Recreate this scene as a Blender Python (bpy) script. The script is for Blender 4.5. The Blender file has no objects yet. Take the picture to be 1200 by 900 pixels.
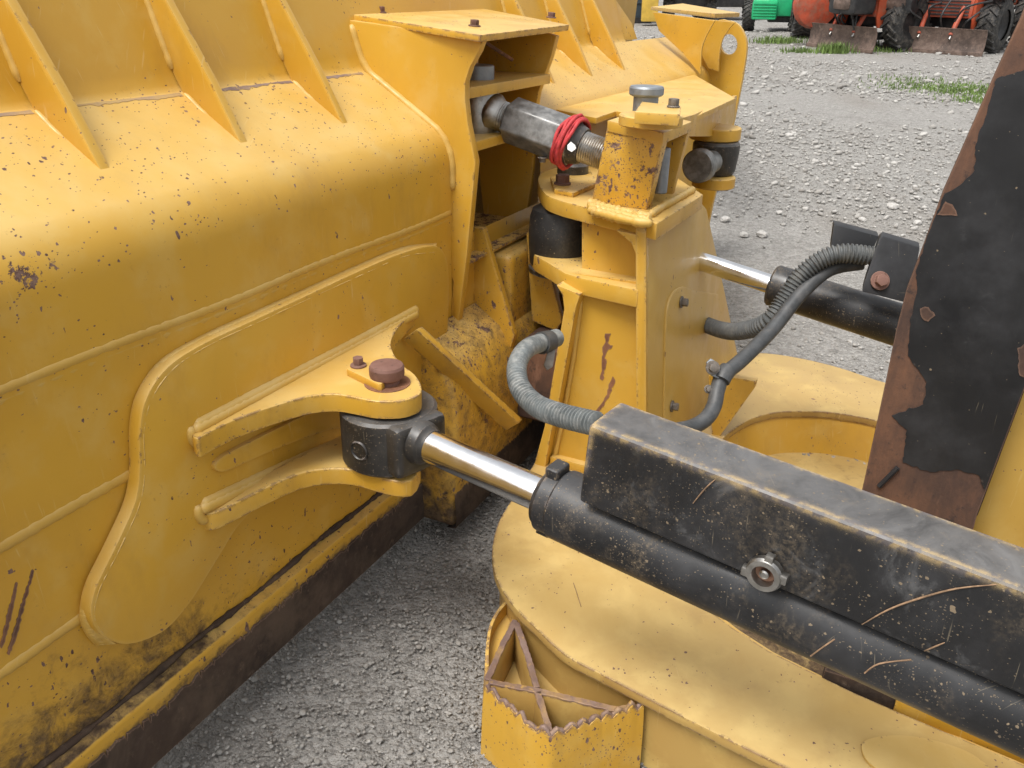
import bpy, bmesh, math, random
import numpy as np
from mathutils import Vector, Matrix, noise as mnoise

random.seed(7)
RNG = np.random.default_rng(7)
SC = bpy.context.scene
COL = SC.collection

# ------------------------------------------------------------------ camera
EYE = np.array([0.0, 0.0, 1.65])
PITCH = math.atan(0.5)
FOC = 1000.0                                  # focal length for a 1200 px wide picture
cam = bpy.data.cameras.new('camera')
cam.sensor_fit = 'HORIZONTAL'
cam.sensor_width = 36.0
cam.lens = 36.0 * FOC / 1200.0
cam.clip_start = 0.02
cam.clip_end = 2000.0
camo = bpy.data.objects.new('camera', cam)
COL.objects.link(camo)
camo.location = EYE
camo.rotation_euler = (math.pi / 2 - PITCH, 0, 0)
SC.camera = camo
SC.render.resolution_x, SC.render.resolution_y = 1024, 768

# ------------------------------------------------------------------ light: overcast day
SUN_AZ = math.atan2(-0.62, -0.60)
SUN_EL = math.radians(66)
world = bpy.data.worlds.new('World')
SC.world = world
world.use_nodes = True
wn = world.node_tree
wn.nodes.clear()
sky = wn.nodes.new('ShaderNodeTexSky')
sky.sky_type = 'NISHITA'
sky.sun_disc = False
sky.sun_elevation = SUN_EL
sky.sun_rotation = SUN_AZ
sky.air_density = 1.4
sky.dust_density = 4.0
hs = wn.nodes.new('ShaderNodeHueSaturation')   # cloud cover: the blue is greyed out
hs.inputs['Saturation'].default_value = 0.16
bg = wn.nodes.new('ShaderNodeBackground')
bg.inputs['Strength'].default_value = 0.112
wo = wn.nodes.new('ShaderNodeOutputWorld')
wn.links.new(sky.outputs[0], hs.inputs['Color'])
wn.links.new(hs.outputs[0], bg.inputs['Color'])
wn.links.new(bg.outputs[0], wo.inputs['Surface'])
sun = bpy.data.lights.new('sun', 'SUN')
sun.energy = 1.5
sun.angle = math.radians(24)
sun.color = (1.0, 0.965, 0.92)
suno = bpy.data.objects.new('sun', sun)
COL.objects.link(suno)
sd = Vector((math.sin(SUN_AZ) * math.cos(SUN_EL), math.cos(SUN_AZ) * math.cos(SUN_EL), math.sin(SUN_EL)))
suno.rotation_euler = sd.to_track_quat('Z', 'Y').to_euler()
suno.location = sd * 30
SC.view_settings.view_transform = 'Standard'
SC.view_settings.look = 'None'
SC.view_settings.exposure = 0.86
SC.view_settings.gamma = 1.0
SC.cycles.max_bounces = 5
SC.cycles.diffuse_bounces = 3
SC.cycles.glossy_bounces = 3

# ------------------------------------------------------------------ surveying helpers
# The blade's own axes, measured from the eye: s along the blade (away), n out of its back towards
# the tractor, k up.  sN / sK / sS read where the sight line through a photo point meets a plane of
# constant n / k / s, so outlines traced on the photo get their true place and size on that plane.
cp, sp = math.cos(PITCH), math.sin(PITCH)
RGT, FWD, UPV = np.array([1., 0, 0]), np.array([0, cp, -sp]), np.array([0, sp, cp])

def ray(u, v):
    return FWD + RGT * (u - 600) / FOC + UPV * (450 - v) / FOC

AX = ray(1154, 2); AX /= np.linalg.norm(AX)
KX = np.array([0, 0, 1.]) - AX * AX[2]; KX /= np.linalg.norm(KX)
NX = np.cross(AX, KX)
BAS = np.array([AX, NX, KX])

def W(s, n, k): return EYE + s * AX + n * NX + k * KX
def loc(P): return BAS @ (np.asarray(P) - EYE)
def sN(u, v, N): d = ray(u, v); return EYE + d * (N / (BAS[1] @ d))
def sK(u, v, K): d = ray(u, v); return EYE + d * (K / (BAS[2] @ d))
def sS(u, v, S): d = ray(u, v); return EYE + d * (S / (BAS[0] @ d))
def sZ(u, v, z): return EYE + ray(u, v) * z
def sG(u, v, z=0.0): d = ray(u, v); return EYE + d * ((z - EYE[2]) / d[2])
def sP(u, v, p, q): d = ray(u, v); return EYE + d * (((p - EYE) @ q) / (d @ q))
def unit(v): v = np.asarray(v, float); return v / np.linalg.norm(v)

def crom(pts, m=6, closed=False):
    """Catmull-Rom through the points"""
    P = [np.asarray(p, float) for p in pts]
    L = len(P); out = []
    rng = range(L if closed else L - 1)
    for i in rng:
        if closed: p0, p1, p2, p3 = P[(i - 1) % L], P[i], P[(i + 1) % L], P[(i + 2) % L]
        else: p0, p1, p2, p3 = P[max(i - 1, 0)], P[i], P[i + 1], P[min(i + 2, L - 1)]
        for j in range(m):
            t = j / m
            out.append(0.5 * ((2 * p1) + (-p0 + p2) * t + (2 * p0 - 5 * p1 + 4 * p2 - p3) * t * t + (-p0 + 3 * p1 - 3 * p2 + p3) * t ** 3))
    if not closed: out.append(P[-1])
    return out

def ragged(pts, amp, step, seed=0, closed=True):
    """px outline made uneven like flaked paint"""
    r = random.Random(seed); out = []
    L = len(pts)
    for i in range(L if closed else L - 1):
        a = np.asarray(pts[i], float); b = np.asarray(pts[(i + 1) % L], float)
        m = max(1, int(np.linalg.norm(b - a) / step))
        for j in range(m):
            t = j / m
            out.append(a + (b - a) * t + (np.array([r.gauss(0, amp), r.gauss(0, amp)]) if j else 0))
    return out

# ------------------------------------------------------------------ objects
class Ctx: origin = np.zeros(3)

def finish(bm, name, mat, parent=None, smooth=35, attr=None):
    me = bpy.data.meshes.new(name)
    o = Ctx.origin
    if parent is not None or np.any(o):
        bmesh.ops.translate(bm, verts=bm.verts, vec=Vector(-o))
    bm.normal_update()
    bm.to_mesh(me); bm.free()
    if smooth:
        me.polygons.foreach_set('use_smooth', [True] * len(me.polygons))
        me.set_sharp_from_angle(angle=math.radians(smooth))
    me.materials.append(mat)
    ob = bpy.data.objects.new(name, me)
    COL.objects.link(ob)
    if parent is not None: ob.parent = parent
    else: ob.location = o
    return ob

def thing(name, label, cat, base, group=None):
    Ctx.origin = np.asarray(base, float)
    o = bpy.data.objects.new(name, None)
    o.empty_display_size = 0.1
    COL.objects.link(o); o.location = base
    o['label'] = label; o['category'] = cat
    if group: o['group'] = group
    return o

def tag(o, label, cat, group=None):
    o['label'] = label; o['category'] = cat
    if group: o['group'] = group
    return o

def kind(o, k): o['kind'] = k; return o

# ------------------------------------------------------------------ shapes
def bevel(bm, w, seg=2, ang=30):
    if w <= 0: return
    ed = [e for e in bm.edges if len(e.link_faces) == 2 and e.calc_face_angle(0) > math.radians(ang)]
    if ed: bmesh.ops.bevel(bm, geom=ed, offset=w, segments=seg, affect='EDGES', profile=0.6, clamp_overlap=True)

def prism(pts, vec, bev=0.003, seg=2, bm=None, holes=None):
    own = bm is None
    if own: bm = bmesh.new()
    b2 = bmesh.new()
    A = [b2.verts.new(Vector(p)) for p in pts]
    Bv = [b2.verts.new(Vector(np.asarray(p) + vec)) for p in pts]
    L = len(pts)
    b2.faces.new(A); b2.faces.new(Bv[::-1])
    for i in range(L):
        b2.faces.new((A[(i + 1) % L], A[i], Bv[i], Bv[(i + 1) % L]))
    bmesh.ops.recalc_face_normals(b2, faces=b2.faces)
    bevel(b2, bev, seg)
    merge(bm, b2)
    return bm

def merge(bm, b2):
    me = bpy.data.meshes.new('tmp'); b2.to_mesh(me); b2.free()
    bm.from_mesh(me); bpy.data.meshes.remove(me)

def boxc(c, ex, ey, ez, bev=0.003, seg=2, bm=None):
    """box: centre and three half vectors"""
    c, ex, ey, ez = map(np.asarray, (c, ex, ey, ez))
    return prism([c - ex - ey - ez, c + ex - ey - ez, c + ex + ey - ez, c - ex + ey - ez], 2 * ez, bev, seg, bm)

def boxs(s0, s1, n0, n1, k0, k1, bev=0.003, seg=2, bm=None):
    return prism([W(s0, n0, k0), W(s1, n0, k0), W(s1, n1, k0), W(s0, n1, k0)], KX * (k1 - k0), bev, seg, bm)

def frame_of(d):
    d = unit(d)
    h = np.array([0, 0, 1.]) if abs(d[2]) < 0.9 else np.array([1., 0, 0])
    x = unit(np.cross(h, d)); y = np.cross(d, x)
    return x, y, d

def lathe(prof, c, axis, seg=32, bm=None, caps=True):
    """prof: (radius, height) along axis from c"""
    if bm is None: bm = bmesh.new()
    b2 = bmesh.new()
    x, y, d = frame_of(axis); c = np.asarray(c)
    rings = []
    for r, h in prof:
        rings.append([b2.verts.new(Vector(c + d * h + r * (math.cos(2 * math.pi * i / seg) * x + math.sin(2 * math.pi * i / seg) * y))) for i in range(seg)])
    for a, b in zip(rings, rings[1:]):
        for i in range(seg): b2.faces.new((a[i], a[(i + 1) % seg], b[(i + 1) % seg], b[i]))
    if caps:
        b2.faces.new(rings[0][::-1]); b2.faces.new(rings[-1])
    bmesh.ops.recalc_face_normals(b2, faces=b2.faces)
    merge(bm, b2)
    return bm

def cyl(c, axis, r, h, bev=0.003, seg=32, bm=None):
    return lathe([(r - bev, 0), (r, bev), (r, h - bev), (r - bev, h)], c, axis, seg, bm)

def tube(path, rad, seg=12, bm=None, caps=True):
    if bm is None: bm = bmesh.new()
    P = [np.asarray(p, float) for p in path]
    L = len(P)
    R = rad if hasattr(rad, '__len__') else [rad] * L
    T = [unit(P[min(i + 1, L - 1)] - P[max(i - 1, 0)]) for i in range(L)]
    x, y, _ = frame_of(T[0])
    rings = []
    for i in range(L):
        x = unit(x - T[i] * (x @ T[i])); y = np.cross(T[i], x)
        rings.append([bm.verts.new(Vector(P[i] + R[i] * (math.cos(2 * math.pi * j / seg) * x + math.sin(2 * math.pi * j / seg) * y))) for j in range(seg)])
    for a, b in zip(rings, rings[1:]):
        for j in range(seg): bm.faces.new((a[j], a[(j + 1) % seg], b[(j + 1) % seg], b[j]))
    if caps:
        bm.faces.new(rings[0][::-1]); bm.faces.new(rings[-1])
    return bm

def resample(path, step):
    P = [np.asarray(p, float) for p in path]
    d = [0.0]
    for a, b in zip(P, P[1:]): d.append(d[-1] + np.linalg.norm(b - a))
    m = max(2, int(d[-1] / step))
    ts = np.linspace(0, d[-1], m + 1)
    A = np.array(P)
    return [np.array([np.interp(t, d, A[:, i]) for i in range(3)]) for t in ts], ts

def weld(path, r, bm=None, seed=0, step=None, lump=0.25, flat=None):
    """lumpy weld bead along a path"""
    step = step or max(0.0045, r * 0.45)
    P, ts = resample(path, step)
    rr = random.Random(seed)
    R = [r * (1 + lump * (0.5 * math.sin(t * 2 * math.pi / (r * 1.5)) + rr.uniform(-.5, .5))) for t in ts]
    R[0] *= .5; R[-1] *= .5
    return tube(P, R, 10, bm)

def corrugated(path, r, pitch, amp, seg=16, amps=None):
    P, ts = resample(path, pitch / 4)
    L = len(P)
    R = []
    for i, t in enumerate(ts):
        a = amp if amps is None else amp * amps(i / (L - 1))
        R.append(r + a * (0.5 if i % 4 in (0, 1) else -0.5))
    return tube(P, R, seg)

def bolt(c, axis, r, h, bm=None, washer=1.5, rot=0.3):
    """hex head on a washer"""
    if bm is None: bm = bmesh.new()
    x, y, d = frame_of(axis); c = np.asarray(c)
    if washer: cyl(c, d, r * washer, h * .22, h * .05, 24, bm)
    c2 = c + d * h * .2
    pts = [c2 + r * (math.cos(rot + i * math.pi / 3) * x + math.sin(rot + i * math.pi / 3) * y) for i in range(6)]
    prism(pts, d * h * .8, min(r, h) * .1, 2, bm)
    return bm

def sheet_extrude(prof, svals, skip=None):
    """(n,k) outline swept along s"""
    bm = bmesh.new()
    rows = [[bm.verts.new(Vector(W(s, n, k))) for (n, k) in prof] for s in svals]
    for a, b in zip(rows, rows[1:]):
        ia = rows.index(a)
        for i in range(len(prof) - 1):
            if skip and skip(.5 * (svals[ia] + svals[ia + 1]), .5 * (prof[i][1] + prof[i + 1][1])): continue
            bm.faces.new((a[i], a[i + 1], b[i + 1], b[i]))
    bmesh.ops.recalc_face_normals(bm, faces=bm.faces)
    return bm

# ------------------------------------------------------------------ materials
class NT:
    def __init__(s, name):
        s.m = bpy.data.materials.new(name); s.m.use_nodes = True
        s.t = s.m.node_tree; s.t.nodes.clear()
        s.out = s.n('ShaderNodeOutputMaterial'); s.b = s.n('ShaderNodeBsdfPrincipled')
        s.l(s.b.outputs[0], s.out.inputs['Surface'])
        s.co = s.n('ShaderNodeTexCoord').outputs['Object']
    def n(s, t, **kw):
        x = s.t.nodes.new(t)
        for k, v in kw.items(): setattr(x, k, v)
        return x
    def l(s, a, b): s.t.links.new(a, b)
    def set(s, sock, v):
        if isinstance(v, bpy.types.NodeSocket): s.l(v, sock)
        else: sock.default_value = v
    def math(s, op, a, b=0.0, c=None, clamp=False):
        x = s.n('ShaderNodeMath', operation=op, use_clamp=clamp)
        s.set(x.inputs[0], a); s.set(x.inputs[1], b)
        if c is not None: s.set(x.inputs[2], c)
        return x.outputs[0]
    def ramp(s, v, a, b, lo=0.0, hi=1.0):
        x = s.n('ShaderNodeMapRange'); x.interpolation_type = 'SMOOTHSTEP'
        s.set(x.inputs[0], v); s.set(x.inputs[1], a); s.set(x.inputs[2], b); s.set(x.inputs[3], lo); s.set(x.inputs[4], hi)
        return x.outputs[0]
    def noise(s, scale, detail=3, rough=.55, vec=None, dist=0.0, out=0):
        x = s.n('ShaderNodeTexNoise'); x.inputs['Scale'].default_value = scale
        x.inputs['Detail'].default_value = detail; x.inputs['Roughness'].default_value = rough
        x.inputs['Distortion'].default_value = dist
        s.l(vec if vec is not None else s.co, x.inputs['Vector'])
        return x.outputs[out]
    def vor(s, scale, vec=None, feature='F1'):
        x = s.n('ShaderNodeTexVoronoi', feature=feature); x.inputs['Scale'].default_value = scale
        s.l(vec if vec is not None else s.co, x.inputs['Vector'])
        return x
    def mapping(s, scale=(1, 1, 1), rot=(0, 0, 0), vec=None):
        x = s.n('ShaderNodeMapping'); x.inputs['Scale'].default_value = scale; x.inputs['Rotation'].default_value = rot
        s.l(vec if vec is not None else s.co, x.inputs['Vector'])
        return x.outputs[0]
    def warp(s, scale, amt, vec=None):
        c = s.noise(scale, 2, vec=vec, out=1)
        a = s.n('ShaderNodeVectorMath', operation='SUBTRACT'); s.l(c, a.inputs[0]); a.inputs[1].default_value = (.5, .5, .5)
        b = s.n('ShaderNodeVectorMath', operation='SCALE'); s.l(a.outputs[0], b.inputs[0]); b.inputs['Scale'].default_value = amt
        d = s.n('ShaderNodeVectorMath', operation='ADD'); s.l(vec if vec is not None else s.co, d.inputs[0]); s.l(b.outputs[0], d.inputs[1])
        return d.outputs[0]
    def mix(s, f, a, b):
        x = s.n('ShaderNodeMix', data_type='RGBA')
        s.set(x.inputs[0], f)
        for sock, v in ((x.inputs[6], a), (x.inputs[7], b)):
            if isinstance(v, tuple): sock.default_value = (*v, 1) if len(v) == 3 else v
            else: s.l(v, sock)
        return x.outputs[2]
    def fmix(s, f, a, b):
        x = s.n('ShaderNodeMix', data_type='FLOAT')
        s.set(x.inputs[0], f); s.set(x.inputs[2], a); s.set(x.inputs[3], b)
        return x.outputs[0]
    def attr(s, name):
        return s.n('ShaderNodeAttribute', attribute_name=name).outputs['Fac']
    def edge(s, r=0.006, a=.02, b=.25, samples=4):
        bv = s.n('ShaderNodeBevel', samples=samples); bv.inputs['Radius'].default_value = r
        g = s.n('ShaderNodeNewGeometry')
        dp = s.n('ShaderNodeVectorMath', operation='DOT_PRODUCT'); s.l(bv.outputs[0], dp.inputs[0]); s.l(g.outputs['Normal'], dp.inputs[1])
        return s.ramp(s.math('SUBTRACT', 1.0, dp.outputs['Value']), a, b)
    def up(s, a, b):
        g = s.n('ShaderNodeNewGeometry'); x = s.n('ShaderNodeSeparateXYZ'); s.l(g.outputs['Normal'], x.inputs[0])
        return s.ramp(x.outputs[2], a, b)
    def bump(s, h, strength=.3, dist=.002):
        x = s.n('ShaderNodeBump'); x.inputs['Strength'].default_value = strength; x.inputs['Distance'].default_value = dist
        s.l(h, x.inputs['Height']); s.l(x.outputs[0], s.b.inputs['Normal'])
    def flecks(s, scale, amount, seed=(0, 0, 0), stretch=(1, 1, 1), rot=(0, 0, 0), size=.34):
        """sparse irregular chips"""
        v = s.mapping(stretch, rot)
        v = s.warp(scale * 1.6, .7 / scale, v)
        a = s.n('ShaderNodeVectorMath', operation='ADD'); s.l(v, a.inputs[0]); a.inputs[1].default_value = seed
        vo = s.vor(scale, a.outputs[0])
        sep = s.n('ShaderNodeSeparateColor'); s.l(vo.outputs['Color'], sep.inputs[0])
        on = s.math('LESS_THAN', sep.outputs[0], amount)
        sz = s.math('MULTIPLY', sep.outputs[1], size)
        inside = s.math('LESS_THAN', vo.outputs['Distance'], s.math('ADD', sz, .05))
        return s.math('MULTIPLY', on, inside)

def yellow(name, base=(.60, .338, .036), chips=.10, edge=.6, dirt=.25, rough=.40, rust=.0, fade=.3, sky_dust=.5):
    N = NT(name)
    big = N.noise(1.9, 3)
    mid = N.noise(8, 4, .6, N.warp(3, .15))
    fine = N.noise(55, 4, .7)
    col = N.mix(N.ramp(big, .35, .68), base, (base[0] * .90, base[1] * .86, base[2] * .8))
    # chalky, sun-faded film in soft clouds, and brown staining
    col = N.mix(N.math('MULTIPLY', N.ramp(mid, .47, .72), fade), col, (.62, .435, .14))
    stain = N.math('MULTIPLY', N.ramp(N.noise(4.5, 5, .7, N.mapping((1.2, 1.2, .6))), .50, .74), dirt)
    col = N.mix(stain, col, (.27, .155, .045))
    # pale sky sheen painted in, with some dust, on whatever faces up
    st = N.math('MULTIPLY', N.up(.35, .9), N.ramp(mid, .25, .7, sky_dust * .55, sky_dust))
    col = N.mix(st, col, (.64, .48, .21))
    # rubbed streaks and scratches
    scr = N.ramp(N.noise(9, 2, .4, N.mapping((26, 1.2, 1.2), (.3, .9, .5))), .69, .76)
    scr2 = N.ramp(N.noise(9, 2, .4, N.mapping((1.2, 30, 1.2), (1.1, .2, .8))), .71, .77)
    scm = N.math('MULTIPLY', N.math('MAXIMUM', scr, scr2), N.ramp(big, .42, .56))
    col = N.mix(N.math('MULTIPLY', scm, .35), col, (.66, .50, .24))
    # fine brown freckling
    fr = N.math('MULTIPLY', N.ramp(fine, .62, .74), N.ramp(mid, .40, .68))
    col = N.mix(N.math('MULTIPLY', fr, .25 + dirt * .9, clamp=True), col, (.20, .105, .04))
    # chips: flecks in loose swarms, more where 'wear' says
    wear = N.attr('wear')
    swarm = N.ramp(N.noise(4.2, 5, .65), .46, .70, 0, 1.5)
    am = N.math('ADD', N.math('MULTIPLY', swarm, chips), N.math('MULTIPLY', wear, .35))
    am = N.math('MULTIPLY', am, N.ramp(fine, .30, .62, .3, 1.5))
    f1 = N.flecks(95, am, (3, 1, 2), (1, 1, .5), (.2, .3, 0))
    f2 = N.flecks(200, N.math('MULTIPLY', am, 1.5), (1, 7, 2), (1, .6, 1), (0, .3, .7))
    f3 = N.flecks(30, N.math('MULTIPLY', am, .22), (5, 5, 1), (1, 1, .45), size=.24)
    fl = N.math('MAXIMUM', f1, N.math('MAXIMUM', f2, f3))
    # larger flaked patches
    th = N.math('ADD', N.math('MULTIPLY', wear, .26), rust)
    pt = N.ramp(N.noise(19, 7, .74, N.warp(9, .05)), N.math('SUBTRACT', .79, th), N.math('SUBTRACT', .805, th))
    # worn corners
    ed = N.edge(.013, .008, .10)
    en = N.math('MULTIPLY', ed, N.ramp(N.noise(34, 6, .72), .72 - .24 * edge, .75 - .24 * edge))
    chipm = N.math('MAXIMUM', fl, N.math('MAXIMUM', pt, en), clamp=True)
    chipc = N.mix(N.ramp(fine, .35, .65), (.085, .038, .026), (.23, .14, .105))
    col = N.mix(chipm, col, chipc)
    col = N.mix(N.math('MULTIPLY', N.math('MULTIPLY', ed, N.math('SUBTRACT', 1.0, en)), .25), col, (.66, .48, .2))
    # muddy caking, plus shade put on the frame floor
    mud_dark = N.attr('mud_dark')
    mm = N.ramp(N.math('ADD', mud_dark, N.math('MULTIPLY', N.math('SUBTRACT', N.noise(22, 7, .74, N.warp(7, .10)), .5), 1.5)), .34, .98)
    mudc = N.mix(N.ramp(fine, .35, .65), (.050, .030, .017), (.125, .080, .042))
    col = N.mix(mm, col, mudc)
    N.l(col, N.b.inputs['Base Color'])
    r = N.fmix(chipm, N.ramp(mid, .3, .75, rough - .07, rough + .16), .8)
    N.l(N.fmix(mm, r, .9), N.b.inputs['Roughness'])
    h = N.math('ADD', N.math('MULTIPLY', fine, .22), N.math('MULTIPLY', chipm, -.55))
    h = N.math('ADD', h, N.math('MULTIPLY', N.math('MULTIPLY', mm, fine), 1.6))
    N.bump(h, .55, .0022)
    return N.m

def black(name, base=(.012, .012, .013), dust=.35, edgecol=(.50, .33, .13), edge=.6, rough=.42, scuff=.0, rust=.0, er=.011, sky_dust=0.0):  # 'low' marks edges that are not rubbed
    N = NT(name)
    col = N.mix(N.ramp(N.noise(6, 5, .65), .4, .75), base, tuple(c * 2.4 + .008 for c in base))
    # grey film of scuffing
    sc = N.ramp(N.noise(13, 8, .72, N.warp(5, .25)), .62 - scuff * .35, .80 - scuff * .3)
    col = N.mix(N.math('MULTIPLY', sc, .25 + .6 * scuff), col, (.17, .17, .17))
    st = N.math('MULTIPLY', N.up(.45, .9), N.ramp(N.noise(9, 8, .72, N.warp(5, .2)), .3, .65, sky_dust * .35, sky_dust))  # sky reflection painted as grey on upward faces, along with dust
    col = N.mix(st, col, (.20, .195, .19))
    # dried dust specks and smears
    sw = N.ramp(N.noise(7, 4, .65), .36, .68, .15, 1.7)
    f = N.flecks(150, N.math('MULTIPLY', sw, dust * .18), (2, 2, 2), (1, .7, 1))
    f2 = N.flecks(360, N.math('MULTIPLY', sw, dust * .42), (6, 1, 2), (.6, 1, 1))
    f3 = N.flecks(46, N.math('MULTIPLY', sw, dust * .05), (9, 3, 4), (1, .35, 1), (.4, .2, .9), .22)
    sm = N.math('MULTIPLY', N.ramp(N.noise(8, 5, .7, N.mapping((1, 1, .5))), .48, .70), N.ramp(N.noise(120, 4, .7), .38, .68))
    dm = N.math('MAXIMUM', N.math('MAXIMUM', N.math('MULTIPLY', f3, .8), N.math('MAXIMUM', N.math('MULTIPLY', f, .7), N.math('MULTIPLY', f2, .55))), N.math('MULTIPLY', sm, dust * .55))
    col = N.mix(dm, col, (.27, .205, .13))
    # hair scratches
    scr = N.ramp(N.noise(7, 2, .4, N.mapping((34, 1.2, 1.2), (.5, .4, .9))), .72, .76)
    scr2 = N.ramp(N.noise(7, 2, .4, N.mapping((1.3, 36, 1.3), (.9, 1.4, .3))), .73, .77)
    sm2 = N.math('MULTIPLY', N.math('MAXIMUM', scr, scr2), N.ramp(N.noise(5, 3), .45, .6))
    col = N.mix(N.math('MULTIPLY', sm2, .4), col, (.30, .25, .17))
    ed = N.edge(er, .01, .14)
    en = N.math('MULTIPLY', ed, N.ramp(N.noise(26, 7, .7, N.warp(9, .06)), .66 - .30 * edge, .76 - .30 * edge))
    en = N.math('MULTIPLY', en, N.ramp(N.attr('low'), .45, .75, 1, 0))
    col = N.mix(en, col, N.mix(N.ramp(N.noise(60, 4), .4, .6), edgecol, (.20, .17, .16)))
    rp = N.ramp(N.noise(17, 7, .7, N.warp(7, .06)), .80 - rust * .3, .82 - rust * .3)
    col = N.mix(rp, col, N.mix(N.ramp(N.noise(60, 4), .35, .65), (.16, .062, .028), (.34, .20, .13)))
    N.l(col, N.b.inputs['Base Color'])
    rg = N.math('ADD', N.ramp(N.noise(9, 4), .3, .7, rough - .08, rough + .12), N.math('MULTIPLY', N.math('MAXIMUM', dm, N.math('MAXIMUM', sc, rp)), .3))
    N.l(rg, N.b.inputs['Roughness'])
    N.bump(N.math('ADD', N.math('MULTIPLY', N.noise(60, 4), .3), N.math('MULTIPLY', N.math('MAXIMUM', dm, en), .4)), .4, .0018)
    return N.m

def rusty(name, a=(.13, .048, .022), b=(.27, .12, .058), c=(.055, .028, .02), rough=.8, metal=0.0, streak=False):
    N = NT(name)
    v = N.mapping((1, 1, .35)) if streak else None
    n1 = N.noise(6, 8, .7, N.warp(4, .15, v)); n2 = N.noise(36, 6, .7)
    col = N.mix(N.ramp(n1, .38, .62), a, b)
    col = N.mix(N.ramp(n2, .55, .72), col, c)
    col = N.mix(N.math('MULTIPLY', N.ramp(N.noise(2.6, 6, .7, N.warp(2, .3, v)), .46, .64), .75), col, c)
    col = N.mix(N.math('MULTIPLY', N.ramp(N.noise(11, 6, .7, v), .60, .72), .6), col, tuple(min(1, x * 1.5 + .02) for x in b))
    col = N.mix(N.math('MULTIPLY', N.edge(.006, .03, .25), .5), col, (.36, .22, .15))
    N.l(col, N.b.inputs['Base Color']); N.b.inputs['Roughness'].default_value = rough; N.b.inputs['Metallic'].default_value = metal
    N.bump(N.math('ADD', n2, N.math('MULTIPLY', N.noise(130, 4), .5)), .5, .0022)
    return N.m

def metal(name, base, rough=.3, met=1.0, var=.12, dirt=.2, dirtc=(.06, .05, .045), sc=20):
    N = NT(name)
    n1 = N.noise(sc, 5, .65)
    col = N.mix(N.ramp(n1, .35, .7), base, tuple(min(1, c * (1 + 3 * var)) for c in base))
    d = N.ramp(N.noise(sc * .7, 7, .75, N.warp(6, .1)), .64 - .3 * dirt, .85 - .3 * dirt)
    col = N.mix(N.math('MULTIPLY', d, min(1, dirt * 2.2)), col, dirtc)
    N.l(col, N.b.inputs['Base Color'])
    N.b.inputs['Metallic'].default_value = met
    N.l(N.math('ADD', N.ramp(N.noise(sc * 2, 4), .3, .7, rough * .8, rough * 1.3), N.math('MULTIPLY', d, dirt)), N.b.inputs['Roughness'])
    N.bump(N.noise(sc * 5, 4), .15, .001)
    return N.m

def plain(name, col, rough=.6, var=.25, sc=14, met=0.0, dust=None, damt=.4):
    N = NT(name)
    c = N.mix(N.ramp(N.noise(sc, 5, .65), .3, .7), tuple(x * (1 - var) for x in col), tuple(min(1, x * (1 + var)) for x in col))
    if dust:
        c = N.mix(N.math('MULTIPLY', N.ramp(N.noise(sc * 1.7, 6, .7), .42, .7), damt), c, dust)
    N.l(c, N.b.inputs['Base Color']); N.b.inputs['Roughness'].default_value = rough; N.b.inputs['Metallic'].default_value = met
    N.bump(N.noise(sc * 6, 4), .2, .0015)
    return N.m

M_Y = yellow('yellow_paint', chips=.07, edge=.55)
M_YS = yellow('yellow_paint_post', base=(.60, .345, .044), chips=.12, edge=.7, dirt=.3)
M_YW = yellow('yellow_paint_worn', chips=.24, edge=.95, dirt=.45, rust=.035)
M_YF = yellow('yellow_paint_frame', base=(.455, .29, .085), chips=.08, edge=1.1, dirt=.55, rust=.05, fade=.6, sky_dust=.45)
M_YC = yellow('yellow_paint_clean', base=(.54, .335, .072), chips=.03, edge=.5, dirt=.25)
M_WELD = yellow('painted_weld', base=(.58, .355, .068), chips=.02, edge=.25, dirt=.2, rough=.42, fade=.4)
M_BC = black('black_cover_paint', dust=.55, edge=1.15, scuff=.30, er=.03, sky_dust=.58, edgecol=(.60, .43, .20))
M_BB = black('black_barrel_paint', dust=.95, edge=.5, rough=.36, sky_dust=.12, edgecol=(.28, .2, .12), rust=.24)
M_BE = black('black_oily_steel', base=(.018, .016, .014), dust=.55, edge=.6, sky_dust=.35, rough=.42, edgecol=(.16, .13, .1), rust=.06)
M_BP = black('black_plate_paint', base=(.010, .010, .011), dust=.03, edge=.1, rough=.46, edgecol=(.2, .12, .07))
M_BR = black('black_rubber', base=(.014, .014, .014), dust=.2, edge=.2, rough=.5, edgecol=(.1, .06, .04), rust=.05)
M_CHROME = metal('chrome_rod', (.80, .80, .80), .16, 1.0, .05, .05, (.3, .28, .25), 12)
M_STEEL = metal('bare_steel', (.36, .35, .33), .38, 1.0, .15, .25, (.06, .05, .04), 30)
M_LINK = metal('oily_hex_steel', (.17, .17, .165), .44, .5, .35, .30, (.035, .033, .03), 26)
M_GALV = metal('galvanized_steel', (.25, .27, .29), .45, .6, .1, .2, (.16, .15, .14), 40)
M_BOLT = metal('dull_bolt_steel', (.16, .14, .12), .55, .6, .2, .35, (.07, .045, .03), 60)
M_RUST = rusty('rust')
M_RPLATE = rusty('rusted_plate', (.075, .040, .028), (.165, .078, .042), (.04, .026, .022), streak=True)
M_PIN = rusty('rusted_pin', (.15, .07, .052), (.21, .11, .085), (.075, .038, .03))
M_WORNBAR = rusty('worn_bar_edge', (.16, .10, .08), (.26, .18, .15), (.52, .31, .06), .62, .15)
M_WORNLINE = rusty('worn_primer_line', (.17, .115, .10), (.26, .19, .16), (.50, .33, .10), .7)
M_MUD = rusty('caked_mud', (.026, .016, .011), (.055, .034, .023), (.11, .075, .05), .92)
M_HOSE = plain('grey_hose', (.15, .165, .165), .6, .25, 20, dust=(.33, .33, .31), damt=.75)
M_HOSED = plain('dull_hose', (.085, .09, .09), .6, .25, 20, dust=(.2, .19, .17), damt=.55)
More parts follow.
